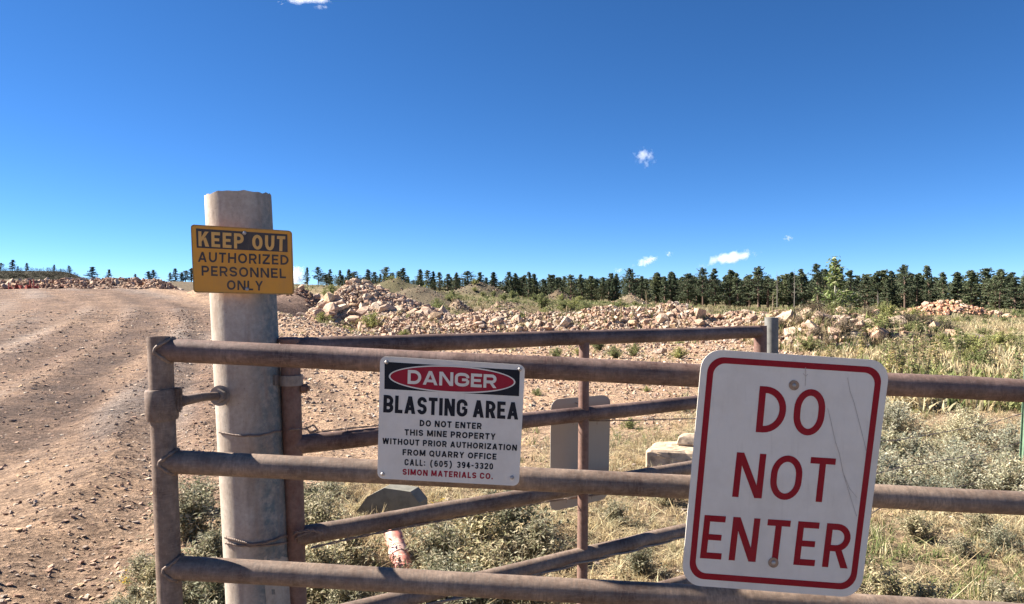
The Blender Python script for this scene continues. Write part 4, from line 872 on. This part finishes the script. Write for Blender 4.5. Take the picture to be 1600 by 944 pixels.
def plant_mesh(seed, h, rad, ns, nl, ll, palette, temps=(LEAF,), up=.55, lo=.12, stemr=.004, tipcol=None):
    r = random.Random(seed); g_ = Geo(); pos, dr = [], []
    for k in range(ns):
        a = r.uniform(0, 6.28); q = abs(r.gauss(0, .55)); q = min(q, 1.15); d = Vector((math.cos(a) * rad * q, math.sin(a) * rad * q, h * r.uniform(.55, 1) * (1 - .35 * q * q))); b = Vector((r.uniform(-.15, .15) * rad, r.uniform(-.15, .15) * rad, -.03)); mid = b + Vector((d.x * .35, d.y * .35, d.z * up + .02))
        C_ = [b.lerp(mid, t).lerp(mid.lerp(b + d, t), t) for t in np.linspace(0, 1, 5)]; g_.tube(C_, [stemr * (1 - .6 * i / 4) for i in range(5)], 4, False)
        for j in range(nl // ns):
            t = lo + (1 - lo) * r.random() ** .8; p = b.lerp(mid, t).lerp(mid.lerp(b + d, t), t); pos.append(p + Vector((r.gauss(0, .012), r.gauss(0, .012), r.gauss(0, .012)))); dr.append(t)
    pos = np.array([p[:] for p in pos]); n = len(pos); c = palette[rng.integers(0, len(palette), n)] * rng.uniform(.75, 1.2, n)[:, None]
    if tipcol is not None: tp = np.array(dr) > .9; c[tp] = np.array(tipcol)
    Rm = rotm(n, .8); V, F, Cc = merge(list(temps), pos, Rm, ll * rng.uniform(.6, 1.25, n), c)
    return (np.array(g_.V), g_.F), (V, F, Cc)
def plant_proto(name, part, seed, label, cat, group, **kw):
    (sv, sf), (V, F, Cc) = plant_mesh(seed, **kw); root = empty(name, (0, 0, 0), label, cat, group)
    obj('stems', mesh_np('stems', sv, sf, [M_STEM]), root); obj(part, mesh_np(part, V, F, [M_SAGE], Cc), root); return root
class Herd:                                            # first use takes the prototype itself, later ones copy it
    def __init__(s, protos): s.p = protos; s.used = set(); s.r = random.Random(len(protos) * 17 + 3)
    def place(s, x, y, sc, label=None, group=None, k=None):
        k = s.r.randrange(len(s.p)) if k is None else k; o = s.p[k]
        if k in s.used: o = copy_tree(o)
        s.used.add(k); o.location = (x, y, float(zfun(x, y)) - .01); o.rotation_euler = (s.r.gauss(0, .06), s.r.gauss(0, .06), s.r.uniform(0, 6.28)); o.scale = (sc * s.r.uniform(.9, 1.15), sc * s.r.uniform(.9, 1.15), sc)
        if label: o['label'] = label
        if group: o['group'] = group
        return o
    def purge(s):
        for k, o in enumerate(s.p):
            if k not in s.used:
                for c in list(o.children): bpy.data.objects.remove(c)
                bpy.data.objects.remove(o)
sagepal = np.array([(.32, .30, .20), (.40, .37, .26), (.23, .225, .13), (.48, .41, .28), (.15, .14, .08)]); silvpal = np.array([(.44, .43, .33), (.38, .37, .27), (.50, .46, .34), (.28, .29, .21), (.44, .42, .30), (.20, .20, .12)]); greenpal = np.array([(.13, .15, .055), (.18, .20, .075), (.23, .23, .10)]); drypal = np.array([(.44, .35, .20), (.36, .27, .15), (.50, .42, .27)])
Ls = 'grey green low sagebrush growing in the weeds around the gate posts'; Lv = 'pale silver leaved shrub in the mass right of the big white sign'
sage = Herd([plant_proto('sage_shrub', 'foliage', 300 + k, Ls, 'shrub', 'sagebrush round the gate posts', h=.36, rad=.32, ns=70, nl=2600, ll=.038, palette=sagepal, stemr=.0028) for k in range(4)])
silv = Herd([plant_proto('silver_shrub', 'foliage', 320 + k, Lv, 'shrub', 'silver shrubs right of the white sign', h=.34, rad=.34, ns=90, nl=3000, ll=.031, palette=silvpal, stemr=.003) for k in range(3)])
rs = random.Random(77)
for px, py, sc in ((300, 800, 1.0), (330, 860, 1.0), (292, 900, .8), (345, 920, .9), (310, 760, .9), (240, 900, .6), (275, 930, .7), (500, 800, .9), (540, 860, 1.0), (500, 900, 1.0), (690, 860, 1.1), (740, 830, 1.0), (760, 890, 1.0), (800, 810, .95), (690, 905, .9), (840, 850, .8), (480, 770, .7), (668, 935, .6), (735, 925, .9), (545, 940, .7), (520, 760, .6), (425, 900, .9), (440, 800, .9), (400, 770, .8), (820, 915, .8), (1390, 925, .8), (1450, 935, .6), (1560, 925, .5), (1500, 850, .45), (1560, 842, .5), (205, 925, .4), (225, 880, .45), (180, 950, .35), (1000, 880, .55), (960, 800, .5), (1040, 770, .5), (1430, 815, .7), (1530, 815, .6)):
    d = EYE * FPX / (py + 40 * sc - CY); sage.place((px - CX) / FPX * d, d, sc * rs.uniform(.85, 1.1))
for k in range(30):
    px = rs.uniform(1350, 1640); py = rs.uniform(668, 790); d = EYE * FPX / (py - CY); silv.place((px - CX) / FPX * d, d, rs.uniform(.7, 1.25))
Lg = 'bushy yellow green shrub growing at the foot of the rubble'
bush = Herd([plant_proto('green_shrub', 'foliage', 340 + k, Lg, 'shrub', 'green shrubs along the rubble', h=.8, rad=.7, ns=60, nl=1300, ll=.12, palette=greenpal * 1.35, stemr=.008) for k in range(3)])
for px, py, sc, lb in ((582, 527, 1.0, 'round yellow green bush at the foot of the tall rubble pile'), (503, 528, .7, 'low green bush left of the tall rubble pile foot'), (540, 526, .5, None), (632, 531, .55, None), (870, 560, .42, 'green weed patch under the rear top rail, left of the gate upright'), (840, 624, .17, 'small green weed on bare dirt beside the danger sign corner'), (960, 560, .5, None), (990, 556, .5, None), (935, 548, .55, None), (905, 556, .35, None), (1060, 560, .45, None), (985, 668, .18, 'lone upright green weed on bare dirt between the rails'), (1010, 610, .15, None)):
    d = EYE * FPX / (py - CY); bush.place((px - CX) / FPX * d, d, sc, lb or 'leafy green weed growing behind the slanting rear gate', None if lb else 'weeds behind the rear gate')
for k in range(14):
    x = rs.uniform(8.5, 15.5); bush.place(x, 25 + rs.uniform(-3, 1.6), rs.uniform(.4, .85), 'yellow green weed clump on the bank right of the grey end post', 'weeds on the right bank')
for k in range(40):
    d = rs.uniform(14, 55); px = rs.uniform(1380, 1680); bush.place((px - CX) / FPX * d, d, rs.uniform(.35, .8), 'green weed clump scattered in the dry meadow at right', 'weeds in the dry meadow')
for k in range(46):
    d = rs.uniform(62, 150); px = rs.uniform(500, 1000); bush.place((px - CX) / FPX * d, d, rs.uniform(.8, 2.0), 'dark green scrub bush dotting the pit slopes before the pines', 'scrub on the pit slopes')
dead = Herd([plant_proto('dead_shrub', 'twigs', 350 + k, 'dark leafless shrub', 'shrub', 'dark dead shrubs on the right bank', h=.6, rad=.55, ns=80, nl=900, ll=.07, palette=np.array([(.10, .085, .06), (.16, .13, .09), (.07, .06, .045)]), stemr=.008) for k in range(2)])
for k in range(16): dead.place(rs.uniform(8.9, 14.8), 25 + rs.uniform(-2.6, .4), rs.uniform(.6, 1.2), 'dark dead shrub among the rocks of the bank right of the grey end post', 'dark dead shrubs on the right bank')
for h_ in (sage, silv, bush, dead): h_.purge()
# tall dry weeds, stalks and flowers
Lt = 'tall dry yellow brown weed standing in the meadow right of the bank'
tall = Herd([plant_proto('tall_weed', 'leaves', 360 + k, Lt, 'weed', 'tall weeds in the meadow', h=1.05, rad=.20, ns=7, nl=230, ll=.085, palette=np.concatenate([drypal, greenpal * 1.3]), stemr=.007, lo=.25) for k in range(4)])
for k in range(34):
    d = rs.uniform(10.5, 19); px = rs.choice([rs.uniform(1385, 1480), rs.uniform(1250, 1640)]); tall.place((px - CX) / FPX * d, d, rs.uniform(.55, 1.1))
def stalk(px, py, top, d, lb, kk):
    h_ = (py - top) / FPX * d; g_ = Geo(); r = random.Random(kk); x = (px - CX) / FPX * d; z0 = float(zfun(x, d)); zt = EYE - (top - CY) / FPX * d
    g_.tube([Vector((x, d, z0 - .05)), Vector((x + r.uniform(-.03, .03), d, (z0 + zt) / 2)), Vector((x + r.uniform(-.06, .06), d, zt))], [.018, .02, .008], 6)
    root = empty('dried_stalk', (0, 0, 0), lb, 'weed'); g_.build('stem', [M_STEM], root)
    n = 90; t = rng.uniform(.12, 1, n); pos = np.stack([x + rng.normal(0, .018, n), d + rng.normal(0, .018, n), z0 + t * (zt - z0)], 1); V, F, Cc = merge([LEAF2], pos, rotm(n, .9), rng.uniform(.035, .07, n) * (1 + .9 * (t < .35)), pal(np.concatenate([drypal * .8, greenpal]), n)); obj('leaves', mesh_np('leaves', V, F, [M_SAGE], Cc), root)
for k, (px, py, top, lb) in enumerate(((947, 505, 478, 'thick dark stalk, leftmost of the dried stalks standing on the long bank'), (958, 505, 470, 'bent dried stalk beside the leftmost dark stalk on the long bank'), (970, 505, 468, 'dried stalk standing third from left on the long rubble bank'), (989, 508, 480, 'short pale dried stalk in the middle of the long rubble bank'), (1011, 507, 455, 'tallest thin dried stalk sticking up above the long rubble bank'), (1207, 497, 457, 'thin dried stalk rising straight behind the grey end post'), (1103, 520, 497, 'pale short stalk before the tall blocky pink rock'))): stalk(px, py + 22, top, 29 if k != 5 else 26.5, lb, k)
flo = Herd([plant_proto('yellow_flower', 'blossoms', 380 + k, 'yellow flower', 'flower', None, h=.2, rad=.08, ns=7, nl=60, ll=.03, palette=greenpal * 1.2, stemr=.002, tipcol=(.75, .50, .02), lo=.35) for k in range(2)])
for px, py, sc, lb in ((200, 912, .7, 'small yellow flower at the road edge, left of the near gate'), (190, 940, .5, 'second yellow flower low beside the road at the bottom edge'), (690, 812, 1.2, 'yellow flowering weed below the bottom edge of the danger sign'), (1490, 772, .8, 'yellow flower among the silver shrubs'), (862, 845, .8, 'yellow green flowering weed left of the rear gate upright'), (1432, 655, 1.0, 'pale yellow flowering weed beside the white sign top corner')):
    d = EYE * FPX / (py - CY); flo.place((px - CX) / FPX * d, d, sc, lb)
tall.purge(); flo.purge()

# young leafy tree standing above the weedy bank
tr = empty('young_tree', (0, 0, 0), 'slim light green leafy sapling on the weedy bank in front of the pines', 'tree'); d = 26.4; bx = (1300 - CX) / FPX * d; bz = float(zfun(bx, d)); H = EYE - (402 - CY) / FPX * d - bz
g_ = Geo(); r = random.Random(4); pos = []
def axis(t): return Vector((bx + .12 * math.sin(t * 2.2), d, bz + H * t))
g_.tube([axis(t) for t in np.linspace(-.02, 1, 12)], [.045 * (1 - .85 * t) + .004 for t in np.linspace(0, 1, 12)], 8)
for k in range(46):
    t = r.uniform(.06, .93); a = r.uniform(0, 6.28); L_ = (1.75 * (1 - t) ** 1.9 + .15) * r.uniform(.5, 1); q = axis(t); e = q + Vector((math.cos(a) * L_, math.sin(a) * L_, L_ * r.uniform(.15, .8))); g_.tube([q, q.lerp(e, .5) + Vector((0, 0, .04)), e], [.013, .009, .004], 5, False)
    for j in range(14): tt = r.uniform(.25, 1.05); p = q.lerp(e, tt); pos.append((p.x + r.gauss(0, .07), p.y + r.gauss(0, .07), p.z + r.gauss(0, .06)))
for j in range(60): t = r.uniform(.7, 1.0); p = axis(t); pos.append((p.x + r.gauss(0, .12), p.y + r.gauss(0, .12), p.z))
g_.build('trunk', [plain('pale_sapling_bark', (.33, .31, .24), .85, 0, .2, 20)], tr); pos = np.array(pos); n = len(pos)
V, F, Cc = merge([LEAF2], pos, rotm(n, .8), rng.uniform(.12, .22, n), np.array([(.12, .165, .06), (.17, .21, .085), (.08, .115, .04), (.28, .30, .17)])[rng.integers(0, 4, n)]); obj('crown', mesh_np('crown', V, F, [M_LEAF], Cc), tr)

# pines
NEED = (np.array([(-.5, 0, -.25), (.5, .1, -.2), (.05, .9, .45), (-.1, -.7, .4), (.1, .2, .7), (-.3, .4, -.5)]), np.array([(0, 1, 4), (1, 2, 5), (0, 2, 3), (3, 1, 2), (4, 0, 5)]))
def pine_mesh(seed, n, kind):
    r = random.Random(seed); g_ = Geo(); top = Vector((r.uniform(-.03, .03), r.uniform(-.03, .03), 1)); base_h = {0: .14, 1: .27, 2: .08}[kind]; rm = {0: .22, 1: .23, 2: .19}[kind]
    g_.tube([Vector((0, 0, -.02)), Vector((0, 0, .3)), top * .7, top], [.018, .015, .009, .002], 7); pos, sc_, col = [], [], []
    sect = [r.uniform(.45, 1.25) for _ in range(9)]; nb = 70
    for k in range(nb):
        t = base_h + (.99 - base_h) * ((k + r.random()) / nb); u = (t - base_h) / (1 - base_h); prof = (1 - u) ** .75 * (.55 + .45 * min(1, u * 5)) if kind != 1 else math.sin(math.pi * min(1, .18 + .82 * u)) ** .7
        a = r.uniform(0, 6.28); L_ = rm * prof * sect[int(a / 6.284 * 9)] * r.uniform(.55, 1.1) + .015; dz = L_ * r.uniform(-.1, .45); q = Vector((top.x * t, top.y * t, t)); e = q + Vector((math.cos(a) * L_, math.sin(a) * L_, dz)); g_.tube([q, e], [.0045, .002], 4, False)
        m_ = max(2, int(n / nb))
        for j in range(m_):
            v = r.uniform(.2, 1.06); p = q.lerp(e, v); pos.append((p.x + r.gauss(0, .012), p.y + r.gauss(0, .012), p.z + r.gauss(0, .012))); sc_.append(r.uniform(.009, .024)); sh = r.uniform(.55, 1.5); col.append((.108 * sh, .132 * sh, .075 * sh))
    for j in range(10): pos.append((top.x * .97 + r.gauss(0, .008), r.gauss(0, .008), r.uniform(.93, 1.0))); sc_.append(.02); col.append((.06, .08, .035))
    V, F, Cc = merge([NEED], np.array(pos), rotm(len(pos), 1.5), np.array(sc_), np.array(col)); return g_, (V, F, Cc)
Lpine = 'dark green ponderosa pine in the dense treeline along the horizon'
def pine_proto(seed, kind):
    g_, (V, F, Cc) = pine_mesh(seed, 1700, kind); root = empty('pine_tree', (0, 0, 0), Lpine, 'tree', 'pines of the horizon treeline'); g_.build('trunk', [M_BARK], root); obj('crown', mesh_np('crown', V, F, [M_NEEDLE], Cc), root); return root
pines = Herd([pine_proto(500 + k, (0, 1, 0, 2, 2, 1, 0, 2, 0, 2)[k]) for k in range(10)])
_dp = np.array([-300, 0, 299, 301, 470, 700, 1000, 1200, 1400, 1600, 1900.]); _dd = np.array([170, 175, 190, 300, 310, 330, 330, 275, 225, 205, 190.])
def pine(px, top, d=None, k=None, label=None, group=None, wid=1.0):
    d = d or float(np.interp(px, _dp, _dd)); x = (px - CX) / FPX * d; zb = float(zfun(x, d)); H = EYE - (top - CY) / FPX * d - zb
    if H < 2: return
    o = pines.place(x, d, 1, label, group, k); q = H * wid; o.scale = (q * pines.r.uniform(.8, 1.25), q, H); o.rotation_euler = (pines.r.gauss(0, .025), pines.r.gauss(0, .025), pines.r.uniform(0, 6.28)); return o
Ll = 'small lone pine silhouetted on the ridge above the dirt road'
for px, top in ((1, 411), (19, 406), (28, 416), (42, 411), (64, 420), (84, 413.5), (108, 415), (144, 417), (170, 421), (212, 428), (232, 424), (240, 421.6), (266, 426), (274, 419.6), (284, 426), (290, 423), (299, 419)):
    d = 410 if px < 130 else 340; pine(px, top, d, None, Ll, 'lone pines above the road', 2.3)
front = [(479, 418), (497, 417.5), (510, 429), (516, 421), (533, 422.5), (546, 421), (556, 424.5), (574, 421), (587, 425), (604, 417.5), (615, 426), (624, 424), (631, 419), (656, 421), (669, 422.5), (676, 424), (687, 425.5), (699, 428), (712, 426), (730, 424), (751, 425.5), (772, 425.5), (794, 425), (807, 427), (826, 425), (836, 428), (863, 429.5), (893, 429.5), (910, 429), (924, 431), (951, 427), (962, 428), (1003, 432), (1025, 429), (1039, 432), (1056, 429.5), (1075, 428), (1118, 420), (1140, 422), (1153, 427), (1171, 429.5), (1254, 421), (1329, 422.7), (1340, 431), (1351, 432), (1371, 424), (1386, 422), (1433, 429.6), (1475.5, 425.5), (1499, 425.5), (1519.5, 422.7), (1586, 433.7), (1600, 440), (1628, 424), (1660, 428), (1690, 420), (1720, 430)]
named = {(984, 420): 'pine with a bushy top rising alone above the middle of the treeline', (1098, 419): 'tall narrow pine towering left of the long low cloud end', (1185, 417): 'tall broad pine standing out just left of the sapling side of the treeline', (1278, 413): 'flat topped dark pine directly left of the leafy sapling top', (1413.5, 414.5): 'tallest tiered pine at right, above the distant red rock heap', (1453.5, 415): 'wide conical pine right of the tallest tiered pine', (1561, 424.6): 'broad round crowned pine near the right edge'}
for px, top in front: pine(px, top, float(np.interp(px, _dp, _dd)) * rs.uniform(.97, 1.06), None, None, None, rs.uniform(1.35, 2.1))
for (px, top), lb in named.items():
    o = pine(px, top, float(np.interp(px, _dp, _dd)) * .97, 1 if px != 1453.5 else 0, lb, None, 1.15)
    if o and 'group' in o: del o['group']
n_ = 0
while n_ < 222:
    px = rs.uniform(500, 1760); k = np.interp(px, [500, 900, 1250, 1400, 1760], [429, 432, 430, 429, 432]); d = float(np.interp(px, _dp, _dd)) + rs.uniform(5, 75); pine(px, k + (rs.triangular(-7, 13, 6) if px < 1150 else rs.triangular(-13, 15, 4)), d, None, None, None, rs.uniform(1.3, 2.1)); n_ += 1
pines.purge()
for px, top, lb in ((1214, 424, 'bare grey dead pine trunk left of the sapling'), (1241, 420, 'bare twiggy dead tree beside the sapling'), (1371.5, 455, 'short bare grey dead trunk in front of the right pines')):
    d = float(np.interp(px, _dp, _dd)) * .93; x = (px - CX) / FPX * d; zb = float(zfun(x, d)); H = EYE - (top - CY) / FPX * d - zb; r = random.Random(int(px)); g_ = Geo(); g_.tube([Vector((x, d, zb - .2)), Vector((x + .1, d, zb + H * .5)), Vector((x, d, zb + H))], [.17, .12, .03], 7)
    root = empty('dead_tree', (0, 0, 0), lb, 'tree'); g_.build('trunk', [M_DEAD], root); g_ = Geo()
    for k in range(22):
        t = r.uniform(.3, .94); a = r.uniform(0, 6.28); L_ = H * .13 * (1.15 - t) * r.uniform(.5, 1.4); q = Vector((x + .05, d, zb + H * t)); g_.tube([q, q + Vector((math.cos(a) * L_, math.sin(a) * L_, L_ * .5))], [.05, .02], 4)
    g_.build('branches', [M_DEAD], root)
# far wood behind the treeline
px = rng.uniform(500, 1750, 2600); d = rng.uniform(400, 640, 2600); x = (px - CX) / FPX * d; zb = zfun(x, d)
tg, (tV, tF, tC) = pine_mesh(777, 100, 0); tg2, (tV2, tF2, tC2) = pine_mesh(778, 100, 1)
top = np.interp(px, [500, 800, 930, 1250, 1750], [446, 440, 436, 436, 441]) + rng.uniform(-2, 5, 2600); H = EYE - (top - CY) / FPX * d - zb; H = np.clip(H, 7, 17); parts.append(merge([(tV, tF, tC), (tV2, tF2, tC2)], np.stack([x, d, zb], 1), rotm(2600, .0), np.stack([H * 1.2, H * 1.2, H], 1), np.full((2600, 3), .7)))
px = rng.uniform(-260, 150, 2200); d = rng.uniform(394, 410, 2200); x = (px - CX) / FPX * d; H = rng.uniform(1.2, 2.8, 2200) * (1 - .6 * sm(90, 150, px)); forest_parts = list(parts); parts.clear()
parts.append(merge([(tV, tF, tC), (tV2, tF2, tC2)], np.stack([x, d, zfun(x, d) - .3 * H], 1), rotm(2200, .0), np.stack([H * 2.2, H * 2.2, H], 1), np.full((2200, 3), .5) * np.array([1.0, .85, .9])))
flush('scrub', M_NEEDLE, 'dark brush covering the low bank on the far left horizon')
parts.extend(forest_parts)
flush('forest', M_NEEDLE, 'dark pine wood filling the hillside far behind the treeline')

# ---------------------------------------------------------------- clouds
def cloud(px, py, wpx, hpx, dist, label, seed, dens=.010, tilt=0):
    r = random.Random(seed); c = P(px, py, dist); W, Hh = wpx / FPX * dist, hpx / FPX * dist; bm = bmesh.new()
    bmesh.ops.create_icosphere(bm, subdivisions=3, radius=1.0)
    V = [Vector((v.co.x * W * .62, v.co.y * W * .4, v.co.z * Hh * .75)) for v in bm.verts]; F = [[v.index for v in f.verts] for f in bm.faces]; bm.free()
    m = bpy.data.materials.new('cloud_vapour'); m.use_nodes = True; t = m.node_tree; t.nodes.remove(t.nodes['Principled BSDF']); pv = N(t, 'ShaderNodeVolumePrincipled'); pv.inputs['Color'].default_value = (1, 1, 1, 1); pv.inputs['Anisotropy'].default_value = .3
    tc = N(t, 'ShaderNodeTexCoord'); mp = N(t, 'ShaderNodeMapping'); mp.inputs['Scale'].default_value = (1 / (W * .62), 1 / (W * .4), 1 / (Hh * .75)); t.links.new(tc.outputs['Object'], mp.inputs[0])
    ln = N(t, 'ShaderNodeVectorMath', operation='LENGTH'); t.links.new(mp.outputs[0], ln.inputs[0]); nz = N(t, 'ShaderNodeTexNoise'); nz.inputs['Scale'].default_value = 3.4 / W; nz.inputs['Detail'].default_value = 5; nz.inputs['Roughness'].default_value = .62
    off = N(t, 'ShaderNodeVectorMath', operation='ADD'); off.inputs[1].default_value = (seed * 977.0, seed * 331.0, 0); t.links.new(tc.outputs['Object'], off.inputs[0]); t.links.new(off.outputs[0], nz.inputs['Vector'])
    a = N(t, 'ShaderNodeMath', operation='MULTIPLY_ADD'); t.links.new(nz.outputs[0], a.inputs[0]); a.inputs[1].default_value = 3.2; a.inputs[2].default_value = -1.02
    b = N(t, 'ShaderNodeMath', operation='SUBTRACT'); t.links.new(a.outputs[0], b.inputs[0]); t.links.new(ln.outputs['Value'], b.inputs[1])
    e = N(t, 'ShaderNodeMath', operation='MULTIPLY', use_clamp=False); t.links.new(b.outputs[0], e.inputs[0]); e.inputs[1].default_value = dens * 4
    f = N(t, 'ShaderNodeMath', operation='MAXIMUM'); t.links.new(e.outputs[0], f.inputs[0]); f.inputs[1].default_value = 0; t.links.new(f.outputs[0], pv.inputs['Density'])
    t.links.new(pv.outputs[0], t.nodes['Material Output'].inputs['Volume']); g_ = Geo(); g_.add(V, F); o = g_.build('cloud', [m]); o.location = c; o.rotation_euler = (0, R(-tilt), 0); tag(o, label, 'cloud')
cloud(1007, 246, 34, 24, 3000, 'small white puff of cloud alone high in the sky', 1)
cloud(1142, 403, 92, 16, 4200, 'longest white cloud streak low over the treeline', 2, .010, 13)
cloud(1009, 409, 42, 13, 4200, 'short white cloud streak left of the longest one', 3, .010, 11)
cloud(1046, 397, 14, 8, 4200, 'tiny white cloud dot between the two low streaks', 4)
cloud(1232, 372, 16, 9, 4000, 'tiny white cloud right of and above the longest streak', 5)
cloud(478, -1, 96, 10, 2600, 'white wisp of cloud cut by the top edge of the sky', 6)
cloud(462, 433, 46, 32, 4600, 'bright white cloud peeping out beside the yellow sign', 8, .016)
cloud(966, 423, 18, 8, 4600, 'faint white cloud just above the trees left of the short streak', 7, .006)

# ---------------------------------------------------------------- set every thing's origin at its base
bpy.context.view_layer.update()
for o in [o for o in COL.objects if o.type == 'EMPTY' and o.parent is None and o.location.length == 0]:
    bb = [c.matrix_world @ Vector(v) for c in o.children for v in c.bound_box]
    b = Vector((sum(v.x for v in bb) / len(bb), sum(v.y for v in bb) / len(bb), min(v.z for v in bb)))
    o.location = b
    for c in o.children: c.location = c.location - b
